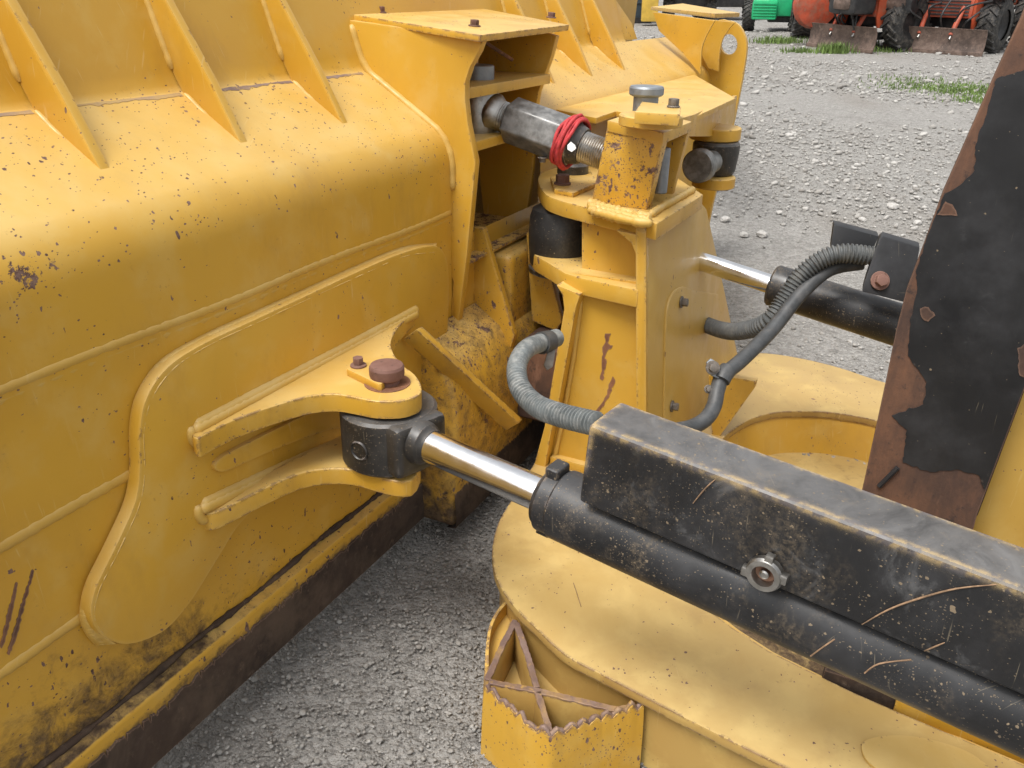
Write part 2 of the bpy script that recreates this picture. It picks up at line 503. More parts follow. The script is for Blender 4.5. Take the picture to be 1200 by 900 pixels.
M_HOSEB = plain('dark_hose', (.055, .058, .06), .5, .25, 20, dust=(.14, .13, .12), damt=.4)
M_RED = plain('red_cord', (.50, .045, .05), .7, .25, 60, dust=(.3, .05, .05), damt=.3)
M_TAG = plain('white_tag', (.8, .8, .8), .5, .05)
M_STRAW = plain('dry_straw', (.27, .17, .10), .8, .35, 60)

# ------------------------------------------------------------------ ground
def mat_ground():
    N = NT('gravel_ground')
    N.co = N.n('ShaderNodeNewGeometry').outputs['Position']
    vo = N.vor(75, N.warp(30, .02)); vo2 = N.vor(26, N.warp(12, .05)); vo3 = N.vor(190)
    sep = N.n('ShaderNodeSeparateColor'); N.l(vo.outputs['Color'], sep.inputs[0])
    sep2 = N.n('ShaderNodeSeparateColor'); N.l(vo2.outputs['Color'], sep2.inputs[0])
    tone = N.math('ADD', N.math('MULTIPLY', sep.outputs[0], .6), N.math('MULTIPLY', sep2.outputs[1], .4))
    dark = N.mix(tone, (.19, .180, .166), (.38, .365, .342))
    lite = N.mix(tone, (.22, .208, .19), (.43, .415, .388))
    big = N.noise(.55, 5, .6)
    # limestone chips are spread over the yard, the strip by the machine is trodden fines
    sx = N.n('ShaderNodeSeparateXYZ'); N.l(N.co, sx.inputs[0])
    far = N.ramp(N.math('ADD', N.math('ADD', N.math('MULTIPLY', sx.outputs[0], .45), sx.outputs[1]), N.math('MULTIPLY', big, 2.0)), 3.6, 5.6)
    col = N.mix(far, dark, lite)
    col = N.mix(N.ramp(N.noise(.8, 5, .65, N.mapping((1, .35, 1))), .50, .68, 0, .6), col, (.27, .245, .215))
    col = N.mix(N.ramp(N.noise(1.4, 5, .65), .55, .72, 0, .45), col, (.16, .145, .13))
    col = N.mix(N.ramp(N.noise(900, 2, .5), .3, .7, 0, .25), col, (.06, .055, .05))
    N.l(col, N.b.inputs['Base Color']); N.b.inputs['Roughness'].default_value = .95
    h = N.math('ADD', N.math('MULTIPLY', vo.outputs['Distance'], -1.2), N.math('ADD', N.math('MULTIPLY', vo2.outputs['Distance'], -1.6), N.math('MULTIPLY', vo3.outputs['Distance'], -.4)))
    N.bump(h, .8, .012)
    return N.m

bm = bmesh.new()
gxs = [-400, -60, -12, -4] + [x * .5 for x in range(-6, 25)] + [16, 30, 60, 400]
gys = [-200, -30, -4] + [y * .5 for y in range(-4, 49)] + [30, 60, 120, 600]
gv = [[bm.verts.new((x, y, 0.012 * mnoise.noise(Vector((x * .6, y * .6, 3))) - .006)) for x in gxs] for y in gys]
for a, b in zip(gv, gv[1:]):
    for i in range(len(gxs) - 1): bm.faces.new((a[i], a[i + 1], b[i + 1], b[i]))
kind(finish(bm, 'ground', mat_ground(), smooth=60), 'structure')

def mat_stone(name, a, b):
    N = NT(name)
    rnd = N.n('ShaderNodeNewGeometry').outputs['Random Per Island']
    col = N.mix(rnd, a, b)
    col = N.mix(N.ramp(N.noise(90, 4), .4, .7, 0, .35), col, (.24, .2, .16))
    N.l(col, N.b.inputs['Base Color']); N.b.inputs['Roughness'].default_value = .9
    return N.m

t_ = (1 + 5 ** .5) / 2
ICO_V = np.array([(-1, t_, 0), (1, t_, 0), (-1, -t_, 0), (1, -t_, 0), (0, -1, t_), (0, 1, t_), (0, -1, -t_), (0, 1, -t_), (t_, 0, -1), (t_, 0, 1), (-t_, 0, -1), (-t_, 0, 1)]) / math.hypot(1, t_)
ICO_F = np.array([(0, 11, 5), (0, 5, 1), (0, 1, 7), (0, 7, 10), (0, 10, 11), (1, 5, 9), (5, 11, 4), (11, 10, 2), (10, 7, 6), (7, 1, 8), (3, 9, 4), (3, 4, 2), (3, 2, 6), (3, 6, 8), (3, 8, 9), (4, 9, 5), (2, 4, 11), (6, 2, 10), (8, 6, 7), (9, 8, 1)])

def pebbles(name, xy, rad, mat):
    m = len(xy)
    V = ICO_V[None] * (1 + RNG.normal(0, .17, (m, 12, 1)))
    sc = rad[:, None] * RNG.uniform(.65, 1.25, (m, 3)); sc[:, 2] *= .62
    V = V * sc[:, None, :]
    an = RNG.uniform(0, 2 * math.pi, m); c, s = np.cos(an)[:, None], np.sin(an)[:, None]
    x = V[..., 0] * c - V[..., 1] * s; y = V[..., 0] * s + V[..., 1] * c
    ti = RNG.normal(0, .25, (m, 1)); z = V[..., 2] + x * ti
    V = np.stack([x + xy[:, :1], y + xy[:, 1:], z + (rad * RNG.uniform(-.05, .30, m))[:, None]], -1).reshape(-1, 3)
    Fc = (ICO_F[None] + (np.arange(m) * 12)[:, None, None]).reshape(-1, 3)
    me = bpy.data.meshes.new(name)
    me.vertices.add(len(V)); me.vertices.foreach_set('co', V.ravel())
    me.loops.add(Fc.size); me.loops.foreach_set('vertex_index', Fc.ravel().astype(np.int32))
    me.polygons.add(len(Fc)); me.polygons.foreach_set('loop_start', np.arange(0, Fc.size, 3, dtype=np.int32))
    me.update(calc_edges=True); me.validate()
    me.materials.append(mat)
    o = bpy.data.objects.new(name, me); COL.objects.link(o)
    return kind(o, 'stuff')

m = 52000
xy = np.stack([RNG.uniform(-1.5, .9, m), RNG.uniform(.7, 3.6, m)], -1)
pebbles('gravel', xy, np.clip(RNG.lognormal(math.log(.0027), .48, m), .0015, .0095), mat_stone('grey_gravel', (.185, .176, .162), (.38, .368, .345)))
m = 58000
rr = 2.9 * np.exp(RNG.uniform(0, 1, m) * math.log(24 / 2.9)); th = RNG.uniform(-.1, .75, m)
xy = np.stack([rr * np.sin(th), rr * np.cos(th)], -1)
rad = np.clip(RNG.lognormal(math.log(.0066), .60, m), .003, .030) * np.clip(rr / 7, .7, 1.9)
band = np.sin(xy[:, 1] * .9 + .3 * xy[:, 0]) + .6 * np.sin(xy[:, 0] * 1.7 + xy[:, 1] * .37) + RNG.normal(0, .45, m)
keep = band > -.62
xy, rad = xy[keep], rad[keep]
pebbles('limestone_chippings', xy, rad, mat_stone('limestone', (.25, .237, .218), (.47, .457, .43)))

def stone(u, v, r, seed, lab):
    p = sG(u, v); rs = random.Random(seed)
    bm = bmesh.new()
    bmesh.ops.create_icosphere(bm, subdivisions=2, radius=1)
    for vt in bm.verts:
        q = vt.co.copy()
        f = 1 + .35 * mnoise.noise(q * 1.3 + Vector((seed * 3.1, 0, 0)))
        q = Vector((round(q.x * 2.2) / 2.2 * .4 + q.x * .6, round(q.y * 2.2) / 2.2 * .4 + q.y * .6, q.z * .6)) * f * r
        vt.co = q
    Ctx.origin = np.zeros(3)
    bmesh.ops.rotate(bm, verts=bm.verts, matrix=Matrix.Rotation(rs.uniform(0, 6), 3, 'Z'))
    o = finish(bm, 'stone', M_STONE, None, 0)
    o.location = Vector(p) + Vector((0, 0, r * .25))
    tag(o, lab, 'stone', 'pale stones lying on the gravel')
M_STONE = plain('pale_stone', (.47, .455, .43), .9, .2, 30, dust=(.3, .26, .21), damt=.4)
for i, (u, v, r, lab) in enumerate([
    (1046, 243, .040, 'largest flat pale stone on gravel right of centre, below the grass'),
    (893, 276, .038, 'pale angular stone on gravel close to the far blade end'),
    (872, 276, .030, 'small grey stone just left of the pale angular stone'),
    (1010, 258, .028, 'small stone on gravel left of the largest flat stone'),
    (1075, 262, .030, 'stone on gravel near the peeling black guard plate, below the largest stone'),
    (850, 258, .034, 'whitish stone right beside the yellow blade end plate'),
    (913, 250, .024, 'small round stone above the pale angular stone'),
    (925, 160, .045, 'lone pale stone in the trodden middle of the yard'),
    (1040, 300, .026, 'pale stone lying just above the far cylinder bracket')]):
    stone(u, v, r, i, lab)

# grass
def grass(name, spots, mat):
    bm = bmesh.new(); r = random.Random(5)
    for (u, v, wid, cnt, h) in spots:
        c = sG(u, v)
        for _ in range(cnt):
            x = c[0] + r.gauss(0, wid); y = c[1] + r.gauss(0, wid * .7)
            an = r.uniform(0, 6.28); hh = h * r.uniform(.4, 1.1); le = r.uniform(.1, .6) * hh
            dx, dy = math.cos(an), math.sin(an); w = .006 + hh * .035
            a = bm.verts.new((x - dy * w, y + dx * w, 0)); b = bm.verts.new((x + dy * w, y - dx * w, 0))
            c2 = bm.verts.new((x + dx * le * .4 + dy * w * .6, y + dy * le * .4 - dx * w * .6, hh * .65)); d2 = bm.verts.new((x + dx * le * .4 - dy * w * .6, y + dy * le * .4 + dx * w * .6, hh * .65))
            e = bm.verts.new((x + dx * le, y + dy * le, hh))
            bm.faces.new((a, b, c2, d2)); bm.faces.new((d2, c2, e))
    Ctx.origin = np.zeros(3)
    return kind(finish(bm, name, mat, None, 0), 'stuff')
M_GRASS = plain('grass_green', (.13, .20, .045), .7, .4, 3)
grass('grass', [(912, 50, .28, 500, .14), (937, 61, .22, 260, .1), (976, 62, .14, 420, .20), (1022, 60, .3, 300, .10), (1008, 53, .2, 200, .16),
                (1100, 101, .42, 650, .05), (1140, 108, .30, 700, .06), (1155, 118, .2, 400, .06), (1060, 93, .3, 160, .05), (1075, 104, .3, 200, .04)], M_GRASS)

# ------------------------------------------------------------------ BULLDOZER
dozer = thing('bulldozer', 'yellow bulldozer with blade, push frame and black hydraulic cylinders filling the foreground', 'bulldozer', np.append(W(2.4, -.2, -1.6)[:2], 0.0))
CS, CS2 = 2.13, 2.72                      # cheeks of the centre bracket
SA, SB = .10, 4.95                       # blade ends
F0 = -1.26                               # back face of the blade

# ---- blade skin: wall, sloping shelf, round bend, back face
def wall_n(k): return -1.548 - .33 * (k + .2025)
prof = [(wall_n(k), k) for k in (.16, .08, 0, -.06, -.12, -.17, -.196)] + [(-1.540, -.209)]
SLA = math.atan2(.1685, .218)
RB = .13                                   # bend radius
cb = np.array([F0 - RB, -.455])
b0 = cb + RB * np.array([math.sin(SLA), math.cos(SLA)])
l0 = np.array([-1.538, -.2105])
for t in [0, .03, .06, .09, .12, .16, .22, .3, .4, .5, .6, .7, .8, .9]: prof.append(tuple(l0 + (b0 - l0) * t))
for a_ in np.linspace(math.pi / 2 - SLA, 0, 14): prof.append(tuple(cb + RB * np.array([math.cos(a_), math.sin(a_)])))
for t in np.linspace(0, 1, 6)[1:]: prof.append((F0, -.46 - .128 * t))
for t in np.linspace(0, 1, 7)[1:]: prof.append((F0 - .006, -.588 - .256 * t))
for t in np.linspace(0, 1, 7)[1:]: prof.append((F0 - .008 - .004 * t, -.844 - .226 * t))
for t in np.linspace(0, 1, 9)[1:]: prof.append((F0 - .014 - .008 * t, -1.07 - .255 * t))
prof += [(-1.25, -1.332), (-1.247, -1.338), (-1.247, -1.345), (-1.247, -1.352), (-1.247, -1.36), (-1.247, -1.37), (-1.247, -1.385), (-1.247, -1.40), (-1.247, -1.497), (-1.29, -1.497)]
svals = list(np.linspace(SA, CS + .014, 120)) + list(np.linspace(CS + .03, CS2 + .01, 30)) + list(np.linspace(CS2 + .02, 2.9, 12)) + list(np.linspace(2.95, 4.30, 20))
bm = sheet_extrude(prof, svals, lambda s, k: CS + .014 < s < CS2 + .01 and -.66 < k < -.13)
blade = finish(bm, 'blade', M_Y, dozer, 30)

def paint_attr(ob, fn_mud_dark=None, fn_wear=None):
    me = ob.data
    co = np.empty(len(me.vertices) * 3); me.vertices.foreach_get('co', co); co = co.reshape(-1, 3) + Ctx.origin
    L = (co - EYE) @ BAS.T
    for nm, fn in (('mud_dark', fn_mud_dark), ('wear', fn_wear)):
        if fn is None: continue
        at = me.attributes.new(nm, 'FLOAT', 'POINT')
        at.data.foreach_set('value', np.array([max(0, min(1.2, fn(*q))) for q in L], dtype=np.float32))

def g1(x, c, w): return math.exp(-((x - c) / w) ** 2)
def blade_mud(s, n, k):
    m_ = 0.0
    if k < -1.10: m_ += (-1.10 - k) / .24 * .62 * (1 - .45 * g1(s, 1.6, .5)) if k > -1.333 else 0.12
    if k < -1.345: m_ += min(.75, (-1.345 - k) / .03 * .7)
    if s < 1.05 and k < -1.05 and k > -1.333: m_ += .25
    if -.215 < k < -.195 and n < -1.53: m_ += .30
    return m_
def blade_wear(s, n, k):
    w_ = 0.0
    if -.44 < k < -.2: w_ += .16 + .12 * mnoise.noise(Vector((s * 2.3, k * 4, 1)))
    if -.231 < k < -.209: w_ += .3 * .80 * (.8 + .6 * mnoise.noise(Vector((s * 5, 0, 4)))) * (s < 2.2)
    w_ += 1.15 * g1(s, .82, .07) * g1(k, -.43, .045)
    w_ += .35 * g1(k, -.42, .05) * g1(s, 2.05, .2)
    w_ += .18 * (k < -1.1)
    return w_
paint_attr(blade, blade_mud, blade_wear)

# end of the skin near the far end plate
bm = sheet_extrude(prof[7:36:2] + [(F0, -.6), (F0, -1.497)], list(np.linspace(4.30, SB, 8)))
finish(bm, 'back_sheet', M_Y, blade, 40)
finish(prism([W(4.295, wall_n(.15), .15), W(4.30, wall_n(-.02), -.02), W(4.46, wall_n(-.13), -.13), W(4.49, wall_n(-.205), -.205), W(4.295, wall_n(-.205), -.205)], -NX * .02, .002), 'wall_end', M_Y, blade)
# front of the blade, seen only from the other side
bm = sheet_extrude([(-1.71, .16), (-1.74, -.3), (-1.72, -.7), (-1.64, -1.1), (-1.52, -1.35), (-1.42, -1.497), (-1.29, -1.497)], [SA, 1.4, 2.4, 3.4, SB])
finish(bm, 'front_sheet', M_YC, blade, 60)
finish(prism([W(SA, n, k) for n, k in [(-1.668, .16), (-1.548, -.2), (-1.33, -.37), (F0, -.46), (F0, -1.33), (-1.247, -1.497), (-1.42, -1.497), (-1.55, -1.3), (-1.72, -.7), (-1.71, .16)]], -AX * .03, .004), 'end_plate', M_Y, blade)

# ---- weld seams along the blade
bm = bmesh.new()
for (n, k, s0, s1, r) in [(F0 - .010, -.584, SA, 2.13, .013), (F0 - .014, -.602, SA, 2.13, .0125), (F0 - .018, -.846, SA, 1.02, .016), (F0 - .023, -1.075, SA, .98, .016)]:
    weld([W(s, n, k + .0025 * math.sin(s * 9)) for s in np.linspace(s0, s1, 60)], r, bm, int(s1 * 100), .012, .10)
finish(bm, 'weld_bead', M_WELD, blade, 60)

# ---- ribs on the sloping shelf
TIPN, TIPK = -1.364, -.342
for i, s in enumerate([.35, .715, 1.076, 1.438, 1.80, 3.09, 3.47, 3.86]):
    pts = [W(s, TIPN, TIPK), W(s, TIPN + .004, TIPK - .008), W(s, -1.42, -.305), W(s, -1.536, -.2135), W(s, wall_n(-.17), -.17), W(s, wall_n(.15), .15), W(s, -1.648, .14), W(s, -1.548, -.0265), W(s, -1.450, -.183)]
    rb = finish(prism(pts, AX * .021, .0025), 'rib', M_Y, blade)
    bmw = bmesh.new()
    weld([W(s - .001, TIPN - .004, TIPK + .002), W(s - .001, -1.42, -.2995), W(s - .001, -1.53, -.2145)], .007, bmw, i, .008, .15)
    weld([W(s + .001, wall_n(-.165) + .002, -.165), W(s + .001, wall_n(0), .0), W(s + .001, wall_n(.14), .14)], .009, bmw, i + 9, .009, .12)
    finish(bmw, 'weld_bead', M_WELD, blade, 60)
    bmw = boxc(W(s + .0105, TIPN + .006, TIPK - .001), AX * .011, (NX - KX) * .004, (NX + KX) * .006, .002)
    finish(bmw, 'worn_rib_tip', M_RUST, blade)

# ---- worn-through line where the wall meets the shelf, between the ribs
sl_d = unit(np.array([b0[0] - l0[0], b0[1] - l0[1]])); sl_n = np.array([-sl_d[1], sl_d[0]]); sl_n = sl_n if sl_n[1] > 0 else -sl_n
for gi, (sa_, sb_) in enumerate([(.12, .71), (.74, 1.07), (1.10, 1.432), (1.462, 1.795), (1.825, 2.10)]):
    bm = bmesh.new(); rows = []
    for s_ in np.arange(sa_, sb_, .004):
        w1 = .004 + .004 * mnoise.noise(Vector((s_ * 30, 1, gi)))
        w2 = max(w1 + .001, .013 + .010 * mnoise.noise(Vector((s_ * 9, 7, gi))) + .006 * mnoise.noise(Vector((s_ * 55, 3, gi))))
        rows.append([bm.verts.new(Vector(W(s_, *(l0 + sl_d * w_ + sl_n * h_)))) for w_, h_ in ((w1, -.001), (w1, .0009), (w2, .0009), (w2, -.001))])
    for a_, b_ in zip(rows, rows[1:]):
        for j_ in range(3): bm.faces.new((a_[j_], a_[j_ + 1], b_[j_ + 1], b_[j_]))
    bmesh.ops.recalc_face_normals(bm, faces=bm.faces)
    finish(bm, 'worn_line', M_WORNLINE, blade, 0)

# ---- lower edge band: bare muddy cutting edge with ragged paint line
def edge_strip(s0, s1, top, bot, nn, seed):
    bm = bmesh.new(); r = random.Random(seed)
    S_ = np.linspace(s0, s1, int((s1 - s0) / .0028))
    rows = []
    for s in S_:
        kt = top - .004 + .012 * mnoise.noise(Vector((s * 6, seed, 0))) + .007 * mnoise.fractal(Vector((s * 40, seed, 0)), .7, 2.1, 4) + (r.uniform(-.018, 0) if r.random() < .12 else 0)
        rows.append([bm.verts.new(Vector(W(s, nn - .0035, kt + .003)))] + [bm.verts.new(Vector(W(s, nn + .001 * r.random() + (.004 if j == 2 else 0), kt + (bot - kt) * t))) for j, t in enumerate((0, .3, .7, 1))] + [bm.verts.new(Vector(W(s, nn - .03, bot - .003)))])
    for a, b in zip(rows, rows[1:]):
        for i in range(5): bm.faces.new((a[i], a[i + 1], b[i + 1], b[i]))
    bmesh.ops.recalc_face_normals(bm, faces=bm.faces)
    return bm
finish(edge_strip(SA, 2.05, -1.372, -1.500, -1.2435, 3), 'cutting_edge', M_MUD, blade, 40)
bm = bmesh.new()
weld([W(s, F0 - .018, -1.322 + .004 * math.sin(s * 14)) for s in np.linspace(SA, 2.0, 60)], .007, bm, 4, .01, .5)
finish(bm, 'dirt_line', M_MUD, blade, 60)

# scraped streaks near the left end
for k_, pg in enumerate([[(38, 667), (40, 669), (30, 705), (20, 745), (11, 768), (9, 766), (18, 735), (28, 700)], [(19, 682), (21, 683), (15, 715), (6, 752), (2, 760), (1, 757), (8, 725), (14, 700)]]):
    finish(prism([sN(u, v, F0 - .0085) for u, v in ragged(pg, .5, 3, 51 + k_)], -NX * .004, 0), 'scrape', M_RUST, blade, 0)
# ---- ear plate (rounded doubler welded to the back face)
DN = F0 + .026
out = [(508, 288), (470, 297), (420, 318), (360, 346), (300, 374), (240, 402), (197, 430), (172, 466), (164, 505), (164, 550), (158, 590), (136, 640), (112, 690), (107, 722), (120, 745), (150, 755), (190, 741), (217, 714), (238, 683), (260, 647), (283, 612), (321, 580), (370, 562), (430, 560), (480, 530), (516, 470), (524, 400), (526, 330), (522, 300)]
opx = crom(out, 5, True)
plate = finish(prism([sN(u, v, DN) for u, v in opx], -NX * .03, .003), 'ear_plate', M_Y, blade)
wp = [sN(u - dx, v - dy, F0 + .010) for (u, v), (dx, dy) in zip(crom(out[:15], 5), [(4, 9)] * 200)]
lft = crom([(512, 284), (470, 289), (420, 309), (360, 336), (300, 363), (236, 392), (187, 421), (159, 460), (150, 505), (151, 548), (146, 588), (123, 636), (99, 688), (92, 722), (101, 745), (113, 757)], 5)
bm = bmesh.new()
inn = crom([(510, 297), (474, 302), (426, 323), (366, 350), (306, 378), (246, 406), (205, 434), (180, 469), (171, 507), (172, 550), (166, 591), (144, 641), (119, 691), (113, 722), (123, 742), (137, 755)], 5)
fo, fi = [], []
for (a_, b_) in zip(range(len(lft) - 1), range(1, len(lft))):
    for t in np.linspace(0, 1, 7)[:-1]:
        fo.append(lft[a_] + (lft[b_] - lft[a_]) * t); fi.append(inn[a_] + (inn[b_] - inn[a_]) * t)
rows = []
for q_, (po, pi_) in enumerate(zip(fo, fi)):
    ro = []
    for f_, h_ in ((0, -.012), (.06, .001), (.22, .0075), (.38, .0125), (.50, .0130), (.60, .0175), (.76, .0255), (.90, .0290), (1.0, .0265), (1.06, .0200)):
        pp = po + (pi_ - po) * f_
        wob = .0016 * mnoise.noise(Vector((q_ * .30, f_ * 5, 0))) + .0010 * mnoise.noise(Vector((q_ * .9, f_ * 9, 3))) if 0 < f_ < 1 else 0
        ro.append(bm.verts.new(Vector(sN(pp[0], pp[1], F0 - .004 + h_ * 1.06 + wob))))
    rows.append(ro)
for a_, b_ in zip(rows, rows[1:]):
    for j_ in range(len(a_) - 1): bm.faces.new((a_[j_], a_[j_ + 1], b_[j_ + 1], b_[j_]))
for ro in (rows[0], rows[-1]): bm.faces.new(ro)
bmesh.ops.recalc_face_normals(bm, faces=bm.faces)
finish(bm, 'weld_bead', M_WELD, blade, 70)

# ---- ears that carry the near angle cylinder
EK, EK2 = -.805, -.993
e1 = [(224, 506), (234, 494), (300, 460), (400, 408), (493, 357), (483, 367), (466, 384), (458, 400), (461, 414), (472, 428), (485, 438), (493, 450), (493, 460), (484, 466), (467, 470), (440, 470), (418, 466), (393, 462), (365, 464), (340, 470), (302, 482), (270, 494), (242, 508), (230, 514)]
ear = finish(prism([sK(u, v, EK) for u, v in crom(e1, 3, True)], -KX * .043, .005, 3), 'upper_ear', M_YW, blade)
e2 = [(231, 597), (240, 586), (330, 545), (420, 505), (470, 520), (492, 540), (482, 563), (452, 561), (420, 552), (397, 549), (367, 551), (342, 558), (304, 575), (262, 596), (243, 602)]
ear2 = finish(prism([sK(u, v, EK2) for u, v in crom(e2, 3, True)], -KX * .043, .005, 3), 'lower_ear', M_YW, blade)
bm = bmesh.new()
for dy, rr_, dd, sd_ in ((0, .0155, -.004, 7), (5, .0145, .002, 8)):
    weld([sN(u, v + dy, DN + dd) for u, v in crom([(226, 500), (300, 461), (400, 409), (488, 362)], 8)], rr_, bm, sd_, .009, .07)
    weld([sN(u, v + dy, DN + dd) for u, v in crom([(234, 592), (330, 547), (420, 507)], 8)], rr_, bm, sd_ + 20, .009, .07)
weld([sN(u, v, DN + .000) for u, v in crom([(223, 500), (224, 511), (228, 518), (236, 522)], 5)], .011, bm, 9, .009, .08)
weld([sN(u, v, DN + .000) for u, v in crom([(231, 592), (232, 602), (236, 608), (243, 610)], 5)], .011, bm, 10, .009, .08)
finish(bm, 'weld_bead', M_WELD, blade, 70)
mid = [(252, 549), (258, 538), (276, 527), (330, 500), (400, 470), (420, 500), (390, 503), (330, 524), (280, 546), (262, 553)]
finish(prism([sN(u, v, DN + .012) for u, v in crom(mid, 3, True)], -NX * .02, .004), 'stiffener_pad', M_Y, blade)

# ---- clevis pin, keeper plate and bolt on the upper ear
PC = loc(sK(454, 449, EK)); PCw = W(PC[0], PC[1], EK)
finish(lathe([(.028, -.01), (.028, .010), (.033, .014), (.038, .018), (.0395, .024), (.0395, .040), (.036, .046), (.028, .048)], PCw, KX, 40), 'clevis_pin', M_PIN, blade, 30)
kp = [(406, 432), (414, 425), (432, 424), (456, 441), (447, 450), (443, 450)]
finish(prism([sK(u, v, EK + .018) for u, v in kp], -KX * .018, .002), 'keeper_plate', M_Y, blade)
finish(bolt(sK(420, 429, EK + .018), KX, .0125, .022), 'bolt', M_PIN, blade)
finish(lathe([(.052, 0), (.052, .003), (.044, .003)], W(PC[0], PC[1], EK - .0005), KX, 40), 'pin_bush', M_RUST, blade)

# ---- centre bracket: two cut-out cheeks, cover plate, shelves
CS, CS2 = 2.13, 2.72
chk = [(396, 22), (428, 26), (500, 36), (566, 46), (561, 60), (551, 78), (545, 96), (545, 118), (548, 145), (553, 170), (557, 190), (554, 225), (547, 300), (537, 378), (534, 384), (528, 372), (531, 330), (500, 240), (396, 120)]
cheek = finish(prism([sS(u, v, CS) for u, v in chk], AX * .028, .004), 'bracket_cheek', M_Y, blade)
far = [(560, 16), (652, 42), (646, 66), (638, 88), (631, 108), (627, 132), (626, 170), (622, 215), (614, 272), (606, 330), (575, 330), (560, 190)]
finish(prism([sS(u, v, CS2) for u, v in far], AX * .028, .004), 'bracket_cheek', M_Y, blade)
bm = bmesh.new()
weld([W(CS - .001, n, k) for n, k in [(wall_n(-.09), -.09), (wall_n(-.18), -.18), (-1.53, -.216)] + [tuple(p) for p in prof[9:36]] + [(F0, -.52)]], .012, bm, 12, .012, .1)
finish(bm, 'weld_bead', M_WELD, blade, 70)
TK = loc(sS(564, 44, CS - .03))[2]
top = [(415, 19), (425, 16), (540, 4), (560, 5), (666, 28), (664, 33), (575, 46), (560, 45)]
cq1, cq2, cq3 = sS(563, 41, CS - .03), sN(414, 17, wall_n(-.07)), sS(667, 29, CS2 + .04)
cqn = unit(np.cross(cq2 - cq1, cq3 - cq1)); cqn = cqn if cqn[2] > 0 else -cqn
def onc(u, v, h=0.0): return sP(u, v, cq1 + cqn * h, cqn)
finish(prism([onc(u, v) for u, v in [(414, 17), (545, 6), (667, 29), (563, 41)]], -cqn * .018, .003), 'cover_plate', M_YW, blade)
for (u, v) in [(446, 15), (556, 31), (646, 21), (540, 9)]:
    finish(bolt(onc(u, v), cqn, .013, .018, washer=1.35), 'bolt', M_PIN, blade)
# inside
def shelf(u, v, thick, n_front, mat=M_Y, name='bracket_shelf', n_back=-1.56):
    k = loc(sS(u, v, CS + .03))[2]
    ob = finish(boxs(CS + .029, CS2 - .001, n_back, n_front, k - thick, k, .003), name, mat, blade)
    if mat is M_YW: paint_attr(ob, lambda s, n, k: .42, lambda s, n, k: .9)
    return k
shelf(545, 103, .030, loc(sS(545, 103, CS + .03))[1] + .005)
shelf(556, 168, .028, loc(sS(556, 168, CS + .03))[1] - .01)
KB = shelf(550, 306, .010, loc(sS(551, 306, CS + .03))[1], M_YW)
finish(prism([W(CS + .029, n, k) for n, k in [(-1.575, -.08), (-1.535, KB), (-1.545, KB), (-1.585, -.08)]], AX * (CS2 - CS - .03), 0), 'bracket_back', M_Y, blade)
finish(tube([sS(566, 48, 2.45), sS(600, 70, 2.6)], .006, 8), 'pin_handle', M_RUST, blade)
finish(cyl(sS(560, 96, 2.42), KX, .05, .05), 'link_pin', M_GALV, blade)

# ---- far tilt bracket: flat plate, ears, black eye
TP = loc(sN(775, 89, -1.40)); TPK = -.375
tp = [(600, 120), (633, 124), (688, 136), (699, 138), (722, 130), (760, 138), (812, 138), (862, 115), (806, 83), (743, 97), (690, 108)]
finish(prism([sK(u, v, TPK) for u, v in tp], -KX * .02, .003), 'tilt_bracket_plate', M_Y, blade)
tpl = [loc(sK(u, v, TPK)) for u, v in [(862, 116), (814, 138)]]
fl = [(864, 112), (861, 138), (857, 150), (848, 157), (835, 160), (800, 160), (800, 138), (814, 134)]
pq = sK(862, 116, TPK - .02) - NX * .05; qd = unit(np.cross(sK(814, 138, TPK) - pq, KX))
finish(prism([sP(u, v, pq, qd) for u, v in fl], -NX * .02, .002), 'tilt_bracket_flange', M_Y, blade)
ez = 3.55
c_ = sZ(838, 157, ez); c2_ = sZ(836, 213, ez)
finish(cyl(c_ - KX * .02, KX, .105, .05, .004), 'tilt_ear', M_Y, blade)
finish(cyl(c2_ - KX * .02, KX, .088, .045, .004), 'tilt_ear', M_Y, blade)
# ---- far end: plate with lifting eye, hooked top bracket
en = [(872, 45), (875, 58), (868, 100), (862, 128), (850, 180), (836, 235), (824, 290), (805, 300), (790, 250), (790, 100), (815, 40), (838, 27), (858, 27)]
bm = bmesh.new()
epx = [(838, 26), (852, 24), (864, 28), (872, 40), (875, 56), (871, 85), (866, 112), (858, 150), (845, 200), (834, 243), (823, 292), (806, 300), (795, 250), (785, 180), (780, 100), (800, 60)]
hole_c = np.array([854, 52]); hr = 10.5
outer = crom(epx, 4, True)
m_ = len(outer)
hol = [hole_c + np.array([hr * .95 * math.cos(t), hr * 1.15 * math.sin(t)]) for t in np.linspace(0, 2 * math.pi, 24, endpoint=False)]
from mathutils.geometry import tessellate_polygon
def holed(outer, hole, plane, vec, bm=None):
    bm = bm or bmesh.new()
    A = [plane(u, v) for u, v in outer]; H_ = [plane(u, v) for u, v in hole]
    tri = tessellate_polygon([[Vector((u, v, 0)) for u, v in outer], [Vector((u, v, 0)) for u, v in hole]])
    P = A + H_
    f_ = [bm.verts.new(Vector(p)) for p in P]; b_ = [bm.verts.new(Vector(p + vec)) for p in P]
    for t in tri:
        try: bm.faces.new([f_[i] for i in t]); bm.faces.new([b_[i] for i in reversed(t)])
        except ValueError: pass
    for base, L in ((0, len(A)), (len(A), len(H_))):
        for i in range(L):
            j = (i + 1) % L
            bm.faces.new((f_[base + i], f_[base + j], b_[base + j], b_[base + i]))
    bmesh.ops.recalc_face_normals(bm, faces=bm.faces)
    return bm
finish(holed(outer, hol, lambda u, v: sS(u, v, SB), AX * .035), 'end_plate', M_Y, blade, 40)
hk = [(765, 14), (838, 24), (832, 34), (826, 46), (822, 60), (821, 88), (800, 62), (772, 36)]
